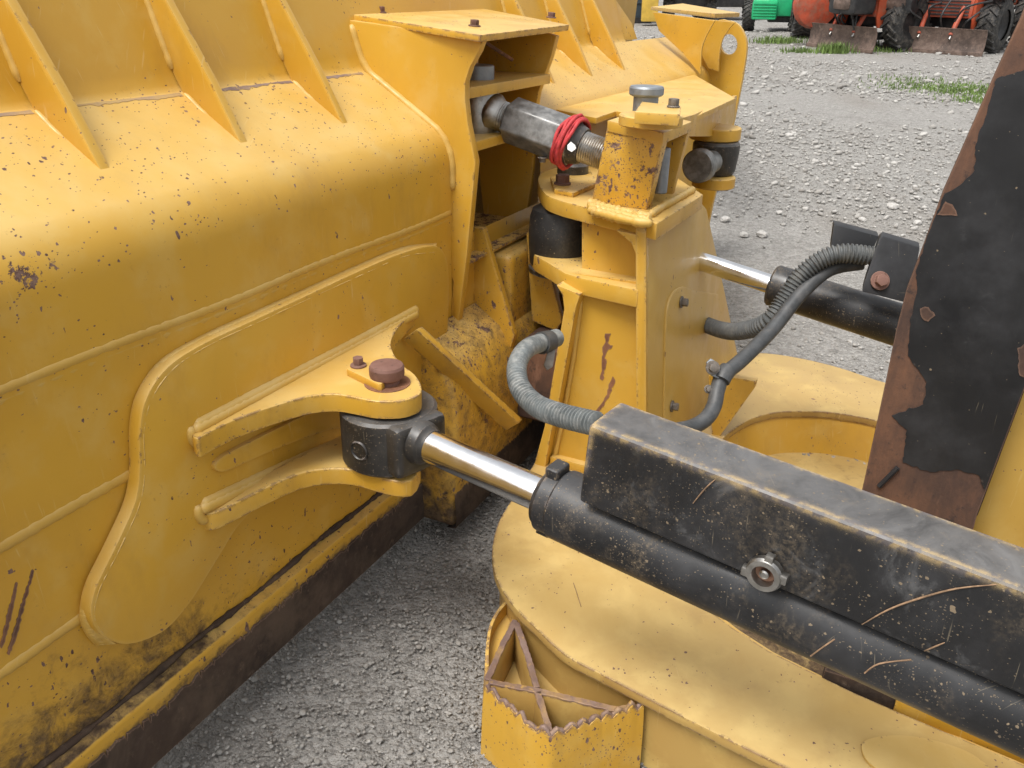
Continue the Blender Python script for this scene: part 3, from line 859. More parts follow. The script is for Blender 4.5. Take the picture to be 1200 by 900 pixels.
finish(prism([sS(u, v, 4.72) for u, v in crom(hk[1:6], 4) + hk[6:] + hk[:1]], AX * .02, .002), 'hook_cheek', M_Y, blade)
hk2 = [(800, 20), (862, 26), (855, 33), (846, 48), (843, 66), (842, 84), (830, 80), (815, 50)]
finish(prism([sS(u, v, 4.88) for u, v in crom(hk2[1:6], 4) + hk2[6:] + hk2[:1]], AX * .02, .002), 'hook_cheek', M_Y, blade)
hkk = loc(sS(838, 23, 4.71))[2]
finish(prism([sK(u, v, hkk + .02) for u, v in [(763, 8), (800, 4), (867, 15), (838, 16)]], -KX * .024, .003), 'hook_top', M_YW, blade)
# cut-off end of the upper wall past the last rib
# ---- lower centre support that carries the ball
sup = [(-1.27, -.90), (-1.175, -.965), (-1.135, -1.03), (-1.12, -1.10), (-1.118, -1.30), (-1.13, -1.36), (-1.135, -1.505), (-1.28, -1.505)]
bm = bmesh.new()
prism([W(1.90, n, k) for n, k in sup], AX * 1.05, .02, 3, bm)
sup_o = finish(bm, 'ball_support', M_YW, blade, 40)
paint_attr(sup_o, lambda s, n, k: .95 if k < -1.37 else .52, lambda s, n, k: .6)
bm = edge_strip(1.905, 2.9, -1.375, -1.508, -1.131, 9)
finish(bm, 'cutting_edge', M_MUD, blade, 40)
bh_ = finish(boxs(2.33, 2.70, -1.30, -1.165, -1.10, KB - .02, .03, 4), 'ball_housing', M_YW, blade)
paint_attr(bh_, lambda s, n, k: .34 + .25 * (k < -.8), lambda s, n, k: .5)
finish(prism([W(2.27, n, k) for n, k in [(-1.27, -.66), (-1.235, -.66), (-1.12, -.99), (-1.14, -1.06), (-1.27, -1.06)]], AX * .026, .004), 'gusset', M_YW, blade)
finish(prism([W(2.44, n, k) for n, k in [(-1.17, -.70), (-1.12, -.70), (-1.03, -.98), (-1.05, -1.02), (-1.14, -1.0)]], AX * .025, .004), 'gusset', M_YW, blade)
finish(prism([W(2.66, n, k) for n, k in [(-1.14, -.62), (-1.10, -.62), (-.98, -.98), (-1.0, -1.10), (-1.14, -1.1)]], AX * .025, .004), 'gusset', M_YW, blade)
# slanting brace, edge towards us
ba = np.array([sN(488, 386, -1.175), sN(608, 496, -1.02)])
bd = ba[1] - ba[0]; bn = unit(np.cross(bd, AX)); 
finish(prism([ba[0], ba[1], ba[1] + AX * .03 , ba[0] + AX * .03], unit(-KX - 1.2 * NX) * .06, .005), 'slanting_brace', M_YW, blade)
finish(boxs(2.3, 2.62, -1.13, -.93, -1.30, -1.02, .03, 3), 'ball_seat', M_RPLATE, blade)

# ---- ball between post and blade (black boot) and pitch link
BC = loc(sS(657, 272, 2.44))
post = None

# ------------------------------------------------------------------ push frame
KC = -1.38
nearout = [(598, 588), (584, 612), (577, 640), (578, 662), (582, 678), (592, 697), (608, 717), (626, 734), (663, 768), (712, 794), (777, 828), (852, 866), (913, 896), (1030, 950), (1400, 1130)]
nearin = [(1500, 1020), (1200, 896), (1048, 832), (1000, 811), (965, 794), (900, 762), (858, 735), (822, 708)]
A1 = [sK(u, v, KC) for u, v in crom(nearout, 4)] + [sK(u, v, KC) for u, v in nearin]
holeL = [sK(u, v, KC) for u, v in crom([(846, 520), (849, 512), (860, 503), (880, 491), (905, 484), (930, 482), (970, 483), (1010, 489), (1040, 497), (1110, 520)], 4)]
farout = [sK(u, v, KC) for u, v in crom([(1180, 492), (1100, 465), (1030, 446), (985, 431), (940, 420), (900, 414), (860, 414), (815, 420), (770, 435)], 4)]
pl = [loc(p) for p in A1[-1:]][0]
midin = [W(1.80, -.50, KC), W(2.0, -.62, KC), W(2.3, -.66, KC), W(2.55, -.62, KC)]
nosef = [W(3.05, -.93, KC), W(2.6, -1.0, KC), W(2.2, -1.0, KC)]
outline = A1 + midin + holeL + farout + nosef
frame = finish(prism(outline, -KX * .026, .004), 'push_frame', M_YF, dozer)
paint_attr(frame, None, lambda s, n, k: .03)
def wall(path, off, h, name, mat, thick=.02, k0=None, lean=0.0):
    """upright side plate below an edge path, set in by off"""
    k0 = (KC - .026) if k0 is None else k0
    L = [loc(p) for p in path]
    bm = bmesh.new(); rows = []
    m = len(L)
    for i in range(m):
        t = L[min(i + 1, m - 1)] - L[max(i - 1, 0)]; t[2] = 0; t = t / np.linalg.norm(t)
        nrm = np.array([-t[1], t[0], 0])
        a = L[i] + nrm * off; b = a + nrm * thick; dl = nrm * lean
        rows.append([bm.verts.new(Vector(W(q[0], q[1], kk))) for q, kk in ((a, k0), (a + dl, k0 - h), (b + dl, k0 - h), (b, k0))])
    for r1, r2 in zip(rows, rows[1:]):
        for j in range(4): bm.faces.new((r1[j], r1[(j + 1) % 4], r2[(j + 1) % 4], r2[j]))
    bmesh.ops.recalc_face_normals(bm, faces=bm.faces)
    return finish(bm, name, mat, frame, 40)
outer_path = [sK(u, v, KC) for u, v in crom(nearout, 4)]
wall(outer_path, -.030, .19, 'side_wall', M_YW) if False else None
def inset_sign(path, inside):
    L = [loc(p) for p in path]; i = len(L) // 2
    t = L[i + 1] - L[i - 1]; nrm = np.array([-t[1], t[0]])
    return 1 if nrm @ (np.asarray(inside)[:2] - L[i][:2]) > 0 else -1
sg = inset_sign(outer_path, loc(sK(720, 700, KC)))
wall(outer_path, sg * .022, .20, 'side_wall', M_YF, sg * .02)
hs_ = inset_sign(holeL, loc(sK(930, 560, KC)))
wall(holeL, -hs_ * .006, .18, 'inner_wall', M_Y, -hs_ * .02, lean=hs_ * .07)
wall([sK(u, v, KC) for u, v in nearin], .012, .2, 'inner_wall', M_Y, .02)
wall(farout, .02 * inset_sign(farout, loc(sK(950, 450, KC))), .2, 'side_wall', M_Y, .02 * inset_sign(farout, loc(sK(950, 450, KC))))
ff = finish(prism([p - KX * .15 for p in [sK(u, v, KC) for u, v in [(700, 650), (800, 480), (1100, 400), (1300, 600), (1400, 900), (1000, 800)]]], -KX * .015, 0), 'frame_floor', M_YF, frame)
paint_attr(ff, lambda s, n, k: .95 if s < 1.95 else .34)  # floor darkened through its colour, standing in for shade inside the frame
pad = crom([(1010, 872), (1030, 863), (1065, 862), (1105, 870), (1140, 884), (1160, 905), (1120, 925), (1060, 915), (1020, 895)], 4, True)
finish(prism([sK(u, v, KC + .007) for u, v in pad], -KX * .006, .001), 'wear_pad', M_YC, frame)

# ---- step bolted to the outside of the frame: bars on edge, saw-tooth lip
KS = -1.425
def bar(pts, depth, th, name='step_bar'):
    P = [sK(u, v, KS) for u, v in pts]
    bm = bmesh.new(); bmt = bmesh.new()
    rows = []
    for i in range(len(P)):
        t = P[min(i + 1, len(P) - 1)] - P[max(i - 1, 0)]; t = unit(t - KX * (t @ KX)); q = np.cross(KX, t) * th / 2
        rows.append((P[i] - q, P[i] + q))
    pp = [r[0] for r in rows] + [r[1] for r in rows[::-1]]
    ob = finish(prism(pp, -KX * depth, .002), name, M_YF, frame)
    rs_ = resample(P, .008)[0]
    rw = []
    for i in range(len(rs_)):
        t = rs_[min(i + 1, len(rs_) - 1)] - rs_[max(i - 1, 0)]; t = unit(t - KX * (t @ KX)); q = np.cross(KX, t) * th / 2
        rw.append((rs_[i] - q * random.uniform(.9, 1.25), rs_[i] + q * random.uniform(.9, 1.25)))
    finish(prism([r[0] + KX * .0025 for r in rw] + [r[1] + KX * .0025 for r in rw[::-1]], -KX * .006, .0012, 1), 'worn_bar_edge', M_WORNBAR, frame, 40)
bar([(604, 727), (588, 758), (571, 797)], .11, .014)
bar([(605, 730), (618, 768), (629, 806)], .11, .014)
bar([(630, 811), (645, 860)], .11, .014)
bar([(573, 799), (600, 804), (626, 809), (670, 819), (719, 831), (748, 829)], .11, .014)
lip = [(571, 808), (594, 827), (623, 853), (645, 862), (674, 853), (705, 842), (752, 828)]
LP, lts = resample([sK(u, v, KS) for u, v in lip], .0035)
bm = bmesh.new(); rows = []
cen = sK(640, 815, KS)
teeth = []
ph_, phs = 0.0, []
for i in range(len(LP)):
    ph_ += .118 * (1 + .45 * mnoise.noise(Vector((i * .13, 2, 5)))); phs.append(ph_)
for i, p in enumerate(LP):
    t = LP[min(i + 1, len(LP) - 1)] - LP[max(i - 1, 0)]; t = unit(t); q = np.cross(KX, t)
    if q @ (p - cen) < 0: q = -q
    saw = abs((phs[i] % 1) - .5) * 2
    hgt = .021 * saw ** .8 * (.75 + .7 * mnoise.noise(Vector((phs[i] * .9, 0, 0))))
    rows.append([bm.verts.new(Vector(x)) for x in (p - q * .004 + KX * hgt, p + q * .008 + KX * hgt, p + q * .014 - KX * .04, p + q * .02 - KX * .2, p - q * .004 - KX * .2)])
    teeth.append(p + q * .001 + KX * (hgt + .001))
for a, b in zip(rows, rows[1:]):
    for j in range(5): bm.faces.new((a[j], a[(j + 1) % 5], b[(j + 1) % 5], b[j]))
bmesh.ops.recalc_face_normals(bm, faces=bm.faces)
sk_ = finish(bm, 'step_skirt', M_YW, frame, 30)
paint_attr(sk_, None, lambda s, n, k: .22)
finish(tube(teeth, [.0052 * (1 + .25 * random.uniform(-1, 1)) for _ in teeth], 8), 'saw_tooth_edge', M_WORNBAR, frame, 50)
side = [(596, 700), (582, 716), (573, 735), (569, 762), (568, 797)]
P1 = [sK(u, v, KS - .02) for u, v in crom(side, 4)]; P2 = [p - KX * .17 + unit(p - cen) * .01 for p in P1]
bm = bmesh.new(); rows = []
for p, q in zip(P1, P2):
    o_ = unit(p - cen) * .012
    rows.append([bm.verts.new(Vector(x)) for x in (p, p - o_, q - o_, q)])
for a, b in zip(rows, rows[1:]):
    for j in range(4): bm.faces.new((a[j], a[(j + 1) % 4], b[(j + 1) % 4], b[j]))
bmesh.ops.recalc_face_normals(bm, faces=bm.faces)
finish(bm, 'step_side', M_YW, frame, 40)
finish(prism([sK(u, v, KS - .06) for u, v in [(601, 725), (596, 702), (574, 735), (569, 770), (571, 797), (588, 760)]], -KX * .01, 0), 'step_infill', M_YW, frame)
finish(prism([sK(u, v, KS - .11) for u, v in [(604, 727), (572, 800), (596, 826), (645, 862), (750, 828), (680, 780)]], -KX * .01, 0), 'step_pan', M_YF, frame)

# ------------------------------------------------------------------ post on the nose of the frame
S1 = 2.18
SE = 2.70
# rear plate (its near edge faces us)
pts_edge = [(746, 262), (757, 262), (757, 300), (757, 400), (757, 560)]
rtop = sS(757, 280, S1); rbot = sS(757, 500, S1)
rq = unit(np.cross(AX, rtop - rbot))
rp = [(757, 255), (822, 238), (828, 245), (838, 290), (850, 345), (860, 395), (871, 445), (878, 520), (757, 560)]
post = finish(prism([sP(u, v, rtop, rq) for u, v in rp], -NX * .030, .003), 'post', M_YC, dozer)
dbl = crom([(779, 560), (779, 480), (780, 420), (781, 380), (784, 356), (791, 341), (802, 336), (812, 340)], 3) + [(842, 345), (852, 395), (864, 440), (872, 560)]
finish(prism([sP(u, v, rtop + rq * .007 * np.sign(rq @ NX), rq) for u, v in dbl], -NX * .009, .003), 'doubler_plate', M_YC, post)
def rear(u, v, d=.008): return sP(u, v, rtop + rq * d * np.sign(rq @ NX), rq)
RQ = rq * np.sign(rq @ NX)
for (u, v) in [(798, 354), (787, 476)]:
    finish(bolt(rear(u, v), RQ, .013, .022, washer=1.45), 'bolt', M_BOLT, post)
# web set back from the near side, front flange
def onside(u, v, S): return sS(u, v, S)
webpx = [(668, 320), (748, 330), (750, 600), (628, 600), (655, 480)]
finish(prism([sS(u, v, S1 + .045) for u, v in webpx], AX * .02, 0), 'web', M_YS, post)
finish(prism([sS(u, v, S1 + .11) for u, v in [(682, 240), (750, 255), (750, 360), (682, 340)]], AX * .02, 0), 'web', M_YS, post)
flg = [(652, 334), (680, 345), (675, 360), (665, 415), (655, 470), (645, 510), (630, 600), (612, 600), (625, 548), (638, 500), (650, 428), (661, 362), (659, 346)]
finish(prism([sS(u, v, S1) for u, v in flg], AX * .49, .003), 'front_flange', M_YS, post)
bm = bmesh.new()
weld([sS(u, v, S1 + .042) for u, v in [(681, 352), (672, 420), (660, 490), (645, 560)]], .008, bm, 20, .01, .12)
finish(bm, 'weld_bead', M_WELD, post, 70)
for (u, v) in [(707, 395), (704, 425), (709, 455)]: pass
# flaked rust streaks on the web
for k_, pg in enumerate([[(709, 391), (716, 391), (712, 402), (718, 405), (711, 412), (710, 428), (706, 446), (703, 444), (705, 425), (707, 405)], [(718, 441), (721, 446), (714, 463), (705, 478), (699, 487), (697, 482), (707, 470), (713, 455)]]):
    finish(prism([sS(u, v, S1 + .0436) for u, v in ragged(pg, .8, 3, 31 + k_)], AX * .0016, 0), 'rust_patch', M_RUST, post, 0)
# upper and lower plates that clasp the ball
UK = loc(sS(770, 262, S1 - .005))[2]
up = [(770, 262), (700, 246), (660, 236), (640, 228), (631, 214), (633, 204), (645, 198), (680, 190), (760, 186), (824, 228)]
uplate = finish(prism([sK(u, v, UK) for u, v in up[:3] + crom(up[2:7], 4)[1:] + up[7:]], -KX * .046, .004), 'upper_plate', M_YS, post)
LK = loc(sS(748, 340, S1 - .004))[2]
lp = [(748, 322), (704, 303), (680, 296), (650, 300), (630, 296), (622, 290), (619, 280), (640, 272), (700, 270), (770, 300)]
lp = [(748, 340), (715, 333), (682, 326), (662, 320), (646, 310), (627, 299), (620, 289), (624, 279), (645, 268), (720, 270), (790, 300)]
finish(prism([sK(u, v, LK) for u, v in lp], -KX * .052, .005), 'lower_plate', M_YS, post)
# tapered neck under the lower plate, and chamfer under the upper
finish(prism([sS(u, v, S1 + .0015) for u, v in [(722, 270), (746, 275), (746, 300), (740, 285)]], AX * .06, .002), 'corner_gusset', M_YS, post)
finish(prism([sS(u, v, S1 - .001) for u, v in [(746, 270), (757, 273), (757, 285), (757, 560), (746, 560)]], AX * .02, .002), 'plate_edge', M_YS, post)
# box on top
bl, br, tr, tl = (693, 236), (757, 248), (778, 161), (712, 146)
BSn = loc(sK(725, 242, UK))[0]
nb = [sS(*p, BSn) for p in (bl, br, tr, tl)]
depth = .27
def boxside(P, vec, name, mat=M_YW): return finish(prism(P, vec, .0035, 2), name, mat, post)
bw_ = boxside(nb, AX * .048, 'box_wall')
paint_attr(bw_, None, lambda s, n, k: .75)
shr = .035
fb = [p + AX * depth for p in nb]
boxside([fb[0], fb[1], fb[2] , fb[3]], -AX * .028, 'box_wall', M_YS)
# top sheet
tpz = .028
tops = [nb[3] - KX * .001, nb[2] - KX * .001, fb[2] - KX * .001, fb[3] - KX * .001]
boxside([nb[3] + KX * .012 - AX * .004, nb[2] + KX * .012 - AX * .004, fb[2] + KX * .012, fb[3] + KX * .012], -KX * .03, 'box_top', M_YS)
# blade-side sheet
finish(prism([nb[0] + AX * .03, nb[0] + AX * .24, nb[3] + AX * .24, nb[3] + AX * .03], NX * .025, .002), 'box_back', M_YS, post)
bm = bmesh.new()
for j in range(3):
    weld([sK(u, v + 2 + j * 4, UK + .012 - j * .004) for u, v in crom([(690, 236), (715, 243), (745, 250), (764, 252)], 6)], .0125, bm, 24 + j, .008, .38)
weld([sK(u, v, UK + .008) for u, v in crom([(762, 252), (775, 243), (795, 232), (812, 222)], 5)], .011, bm, 28, .009, .3)
finish(bm, 'weld_bead', M_WELD, post, 70)
# pin boss: collar, keeper block, grey pin, bolt
TKz = loc(nb[3])[2] + .012
bc = sK(760, 150, TKz)
bcl = loc(bc)
bc = sK(762, 147, TKz)
finish(cyl(bc, KX, .085, .028, .003), 'pin_collar', M_YS, post)
kb = [(745, 128), (798, 136), (797, 126), (750, 119)]
finish(prism([sK(u, v, TKz + .056) for u, v in [(744, 131), (797, 134), (798, 124), (752, 119)]], -KX * .028, .003), 'keeper_block', M_YS, post)
finish(lathe([(.034, 0), (.034, .062), (.044, .066), (.047, .070), (.047, .085), (.044, .090), (.02, .091)], sK(755, 141, TKz + .002), KX, 40), 'link_pin', M_GALV, post, 30)
finish(bolt(sK(789, 126, TKz + .056), KX, .014, .022, washer=1.2), 'bolt', M_BOLT, post)
# inside the box: grey eye of the tilt cylinder
finish(cyl(sS(773, 226, BSn + .13), KX, .021, .13, .003), 'pin_sleeve', M_GALV, post)
# foot gusset
finish(prism([sS(u, v, 2.66) for u, v in [(845, 440), (886, 447), (884, 455), (846, 508), (835, 520), (830, 440)]], AX * .03, .003), 'foot_gusset', M_YS, post)
finish(boxs(2.2, 2.66, -.95, -.62, KC, KC + .03, .004), 'post_base', M_YS, post)
# retainer, cap screw and dark cap above the ball
rt = [(645, 207), (690, 196), (700, 214), (672, 226), (650, 222)]
finish(prism([sK(u, v, UK + .014) for u, v in rt], -KX * .014, .002), 'retainer_plate', M_YW, post)
finish(bolt(sK(659, 216, UK + .014), KX, .022, .03, washer=1.2), 'bolt', M_PIN, post)
finish(cyl(sK(671, 205, UK + .006), KX, .052, .04, .006), 'ball_cap', M_BE, post)
finish(lathe([(.078, -.115), (.094, -.10), (.099, -.05), (.101, 0), (.098, .05), (.09, .075), (.07, .085)], W(*BC), KX, 40), 'ball_boot', M_BR, post, 30)
finish(lathe([(.09, -.13), (.098, -.126), (.098, -.112), (.09, -.108)], W(*BC), KX, 40), 'boot_ring', M_BE, post, 30)

# ------------------------------------------------------------------ pitch link (turnbuckle)
LS = 2.44
la, lb = sS(598, 140, LS - .06), sS(673, 168, LS - .06)
ld = unit(lb - la); lx, ly, _ = frame_of(ld)
hexp = lambda c, r, rot: [c + r * (math.cos(rot + i * math.pi / 3) * lx + math.sin(rot + i * math.pi / 3) * ly) for i in range(6)]
link = finish(prism(hexp(la, .070, .25), lb - la, .006, 3), 'pitch_link', M_LINK, dozer)
finish(tube([lb + ld * .0, lb + ld * .03], [.062, .052], 24), 'lock_collar', M_BE, link)
def thread(p, q, r, name):
    P, ts = resample([p, q], .0035)
    finish(tube(P, [r * (1 + .06 * (i % 2)) for i in range(len(P))], 20), name, M_STEEL, link, 20)
thread(la - ld * .055, la + ld * .01, .043, 'threaded_end')
thread(lb + ld * .02, lb + ld * .11, .043, 'threaded_end')
ec = la - ld * .115
finish(lathe([(.05, -.075), (.066, -.07), (.070, -.05), (.070, .02), (.06, .06), (.05, .068)], ec, KX, 32), 'rod_eye', M_STEEL, link, 35)
finish(lathe([(.045, 0), (.055, .012), (.06, .03), (.046, .05), (.043, .06)], ec + ld * .03, ld, 24), 'eye_neck', M_STEEL, link, 60)
finish(tube([ec + ld * .05 + KX * .03, ec + ld * .03 + KX * .065], [.014, .016], 10), 'grease_nub', M_STEEL, link)
finish(bolt(sS(636, 184, LS - .10), -KX, .01, .015), 'grease_fitting', M_BOLT, link)

# ------------------------------------------------------------------ near angle cylinder
r_rod, r_bar = .0365, .0725
E0 = W(PC[0], PC[1], (EK - .043 + EK2) / 2)
rodA = sZ(500, 521, float((E0 - EYE) @ FWD) - .09)
barB = sZ(1190, 824, 1.32)
cd = unit(barB - rodA)
barA = rodA + cd * np.linalg.norm(sP(640, 582, rodA, unit(np.cross(cd, KX))) - rodA)
ncyl = finish(lathe([(.040, -.004), (r_bar - .014, -.004), (r_bar - .010, .004), (r_bar - .004, .008), (r_bar - .004, .035), (r_bar, .04), (r_bar, .06), (r_bar, 1.35)], barA, cd, 48), 'angle_cylinder', M_BB, dozer, 30)
ncyl['label'] = 'black dust-flecked hydraulic cylinder in the foreground, carrying the big black cover'
finish(lathe([(r_rod, 0), (r_rod, np.linalg.norm(barA - rodA) + .05)], rodA - cd * .02, cd, 40), 'rod', M_CHROME, ncyl, 40)
finish(lathe([(.05, -.06), (.05, -.012), (.047, .0), (.041, .006), (.038, .014)], rodA, cd, 36), 'rod_neck', M_BE, ncyl, 30)
eh = (EK - .043) - EK2 - .008
finish(lathe([(.105, 0), (.111, .006), (.111, eh - .010), (.104, eh - .004), (.085, eh - .001), (.03, eh)], W(PC[0], PC[1], EK2 + .003), KX, 48), 'rod_eye', M_BE, ncyl, 30)
fx = unit(rodA - E0 - KX * ((rodA - E0) @ KX))
finish(boxc(E0 + fx * .07, fx * .052, np.cross(KX, fx) * .072, KX * (eh / 2 - .006), .020, 4), 'eye_block', M_BE, ncyl, 30)
hd = unit(sZ(424, 532, 1.9) - W(PC[0], PC[1], EK2 + .07)); hd = unit(hd - KX * (hd @ KX))
hc = W(PC[0], PC[1], EK2 + .066)
finish(lathe([(.024, 0), (.021, .003), (.016, -.004), (.013, -.012), (.004, -.013)], hc + hd * .1105, hd, 24), 'grease_port', M_BE, ncyl, 40)
finish(bolt(sZ(629, 617, 1.74), cd, .014, .03, washer=0), 'gland_bolt', M_BE, ncyl)
finish(boxc(barA + cd * .024 + KX * .069, cd * .016, np.cross(cd, KX) * .024, KX * .016, .007, 3), 'port_block', M_BB, ncyl)
# cover box along the barrel
cw = unit(KX - cd * (KX @ cd)); cq = unit(np.cross(cd, cw))
if cq @ (EYE - barA) < 0: cq = -cq
cpnt = barA + cq * .0738
def cov(u, v): return sP(u, v, cpnt, cq)
c00, c01 = cov(678, 588), cov(690, 497)
c11, c10 = cov(1200, 692), cov(1200, 817)
ext = .25
c11 = c11 + unit(c11 - c01) * ext; c10 = c10 + unit(c10 - c00) * ext
tn = unit(np.cross(c11 - c01, sZ(735, 465, 1.9) - c01))
tdir = sP(735, 465, c01, unit(np.cross(unit(c11 - c01), cq))) - c01
tdir = -cq * .118
cover = finish(prism([c00, c01, c11, c10], tdir, .009, 3), 'cylinder_cover', M_BC, ncyl, 30)
at = cover.data.attributes.new('low', 'FLOAT', 'POINT')
hh = np.array([(np.array(v.co) + Ctx.origin - barA) @ cw for v in cover.data.vertices])
tt = np.array([(np.array(v.co) + Ctx.origin - barA) @ cd for v in cover.data.vertices])
near_ = tt < tt.mean()
low = np.zeros(len(hh), dtype=np.float32)
for sel in (near_, ~near_): low[sel] = hh[sel] < (hh[sel].min() + hh[sel].max()) / 2
at.data.foreach_set('value', low)
fc = cov(899, 668)
bm = lathe([(.026, 0), (.030, .004), (.031, .016), (.028, .022), (.019, .022), (.017, .006), (.004, .006)], fc, cq, 28, caps=False)
finish(bm, 'flanged_nut', M_STEEL, ncyl, 30)
for a_ in (.2, 1.5, 3.4):
    finish(boxc(fc + (math.cos(a_) * cd + math.sin(a_) * cw) * .031 + cq * .012, cd * .007, cw * .008, cq * .008, .002), 'nut_lug', M_STEEL, ncyl)
finish(lathe([(.008, 0), (.008, .016), (.005, .018)], fc, cq, 16), 'stud', M_STEEL, ncyl, 30)
finish(lathe([(.0185, .0066), (.009, .0072)], fc, cq, 24), 'nut_recess', M_RUST, ncyl, 30)

# ------------------------------------------------------------------ far angle cylinder
fE = W(3.35, -.985, -.90)
fA = sZ(912, 336, 2.72); fB = sZ(1100, 396, 2.50)
fd = unit(fB - fA)
fcyl = finish(lathe([(.03, 0), (.062, 0), (.066, .006), (.066, .05), (.062, .055), (.064, .06), (.064, .9)], fA - fd * .02, fd, 40), 'angle_cylinder', M_BB, dozer, 30)
fcyl['label'] = 'black hydraulic cylinder behind the post, with a corrugated hose and bracket on it'
rodlen = np.linalg.norm(fE - fA)
fr0 = sZ(815, 304, 2.86)
finish(tube([fA + (fA - fr0) * .1, fr0, fr0 + (fr0 - fA) * .8], .031, 28), 'rod', M_CHROME, fcyl, 40)
finish(lathe([(.1, -.07), (.105, -.06), (.105, .06), (.1, .07)], fr0 + (fr0 - fA) * .85, KX, 32), 'rod_eye', M_BE, fcyl, 30)
fbp = [(1010, 342), (1013, 330), (1030, 280), (1034, 277), (1078, 290), (1066, 356)]
finish(prism([sZ(u, v, 2.42) for u, v in fbp], np.array([.02, .05, .0]), .004), 'hose_bracket', M_BP, fcyl)
finish(prism([sZ(u, v, 2.55) for u, v in [(973, 292), (977, 263), (1030, 277), (1020, 300)]], np.array([.015, .05, .0]), .003), 'hose_bracket', M_BP, fcyl)
finish(bolt(sZ(1031, 329, 2.415), -FWD, .018, .02), 'bolt', M_PIN, fcyl)
# tilt cylinder eye at the far side of the post
tc = finish(lathe([(.080, -.065), (.088, -.05), (.096, .03), (.096, .055), (.088, .065)], sZ(838, 184, 3.55), KX, 36), 'tilt_cylinder', M_BE, dozer, 30)
tdv = unit(sZ(845, 186, 3.55) - sZ(817, 195, 3.36))
finish(lathe([(.03, 0), (.060, 0), (.066, .006), (.066, .04), (.05, .05), (.045, .15)], sZ(817, 195, 3.36), tdv, 36), 'barrel', M_LINK, tc, 30)

# ------------------------------------------------------------------ hoses
h1 = [sZ(*p) for p in [(1022, 300, 2.45), (985, 297, 2.46), (958, 307, 2.48), (936, 327, 2.5), (918, 354, 2.52), (898, 378, 2.54), (868, 388, 2.68), (843, 386, 2.90), (815, 375, 3.1)]]
hose1 = finish(corrugated(crom(h1, 14), .0255, .0115, .006, 16), 'hydraulic_hose', M_HOSED, dozer, 25)
hose1['label'] = 'grey corrugated hose looping over the far cylinder behind the post'
h2 = [sZ(*p) for p in [(1010, 308, 2.5), (972, 316, 2.5), (938, 345, 2.48), (905, 386, 2.44), (870, 421, 2.38), (848, 440, 2.34), (841, 456, 2.32), (837, 475, 2.3), (828, 490, 2.28), (812, 500, 2.26), (790, 505, 2.2)]]
hose2 = finish(tube(crom(h2, 8), .021, 16), 'hydraulic_hose', M_HOSEB, dozer, 50)
hose2['label'] = 'smooth dark hose clamped to the back of the post'
finish(tube([sZ(853, 433, 2.335), sZ(848, 440, 2.325), sZ(845, 446, 2.32)], .0245, 16), 'hose_clamp', M_HOSEB, hose2, 40)
finish(prism([sZ(u, v, 2.31) for u, v in [(828, 425), (833, 420), (840, 424), (846, 438), (842, 444), (834, 440)]], FWD * .012, .002), 'clamp_tab', M_GALV, hose2)
finish(bolt(sZ(835, 431, 2.31), -FWD, .013, .020), 'bolt', M_BOLT, hose2)
finish(bolt(sZ(830, 456, 2.32), -FWD, .008, .014), 'bolt', M_BOLT, hose2)
h3 = [sZ(*p) for p in [(652, 396, 2.42), (636, 401, 2.36), (617, 409, 2.28), (606, 428, 2.22), (609, 453, 2.16), (627, 474, 2.1), (655, 486, 2.02), (700, 497, 1.93)]]
hose3 = finish(corrugated(crom(h3, 14), .0255, .0105, .0075, 18, lambda t: max(.12, min(1, (t - .3) * 2.2))), 'hydraulic_hose', M_HOSE, dozer, 25)
hose3['label'] = 'dusty grey hose bending from the post into the black cylinder cover'
finish(tube([sZ(644, 400, 2.38), sZ(634, 402, 2.35)], .0315, 18), 'hose_clamp', M_HOSEB, hose3, 40)
finish(prism([sZ(u, v, 2.36) for u, v in [(640, 388), (650, 394), (651, 412), (648, 430), (641, 434), (637, 428), (641, 415)]], FWD * .02, .002), 'clamp_bracket', M_BOLT, hose3)

# ------------------------------------------------------------------ guard plate of the tractor at the right, rusted with flaking paint
GS = 2.02
gp = [(1310, -260), (1196, 21), (1167, 84), (1130, 168), (1105, 224), (1081, 290), (1062, 340), (1050, 387), (1037, 451), (1012, 566), (990, 660), (1120, 700), (1145, 604), (1200, 458), (1290, 210), (1420, -260)]
guard = finish(prism([sS(u, v, GS) for u, v in gp], AX * .035, .004), 'guard_plate', M_RPLATE, dozer)
bp = [(1330, -250), (1225, 40), (1200, 82), (1168, 92), (1160, 119), (1144, 168), (1142, 200), (1125, 217), (1107, 227), (1095, 256), (1082, 292), (1073, 318), (1075, 338), (1067, 372), (1064, 417), (1086, 448), (1082, 474), (1045, 487), (1063, 504), (1058, 542), (1090, 553), (1122, 550), (1147, 557), (1154, 575), (1199, 456), (1288, 210), (1418, -250)]
pp_ = ragged(bp[:24], .7, 4, 3, False) + bp[23:]
paint = finish(prism([sS(u, v, GS - .002) for u, v in pp_], AX * .0015, 0), 'flaking_paint', M_BP, guard, 0)
paint['label'] = 'black paint flaking off the rusted plate'
finish(prism([sS(u, v, GS - .0035) for u, v in ragged([(1108, 236), (1119, 245), (1122, 253), (1098, 252)], 1, 4, 5)], AX * .0012, 0), 'rust_patch', M_RPLATE, guard, 0)
finish(prism([sS(u, v, GS - .0035) for u, v in ragged([(1078, 362), (1088, 360), (1096, 370), (1088, 377), (1080, 372)], .8, 4, 6)], AX * .0012, 0), 'rust_patch', M_RPLATE, guard, 0)
finish(prism([sS(u, v, GS - .0035) for u, v in ragged([(1192, 408), (1203, 400), (1205, 445), (1195, 440)], .8, 4, 8)], AX * .0012, 0), 'rust_patch', M_RPLATE, guard, 0)
finish(tube([sS(u, v, GS - .004) for u, v in [(1030, 570), (1040, 560), (1052, 548)]], .006, 8), 'weld_scar', M_BP, guard)
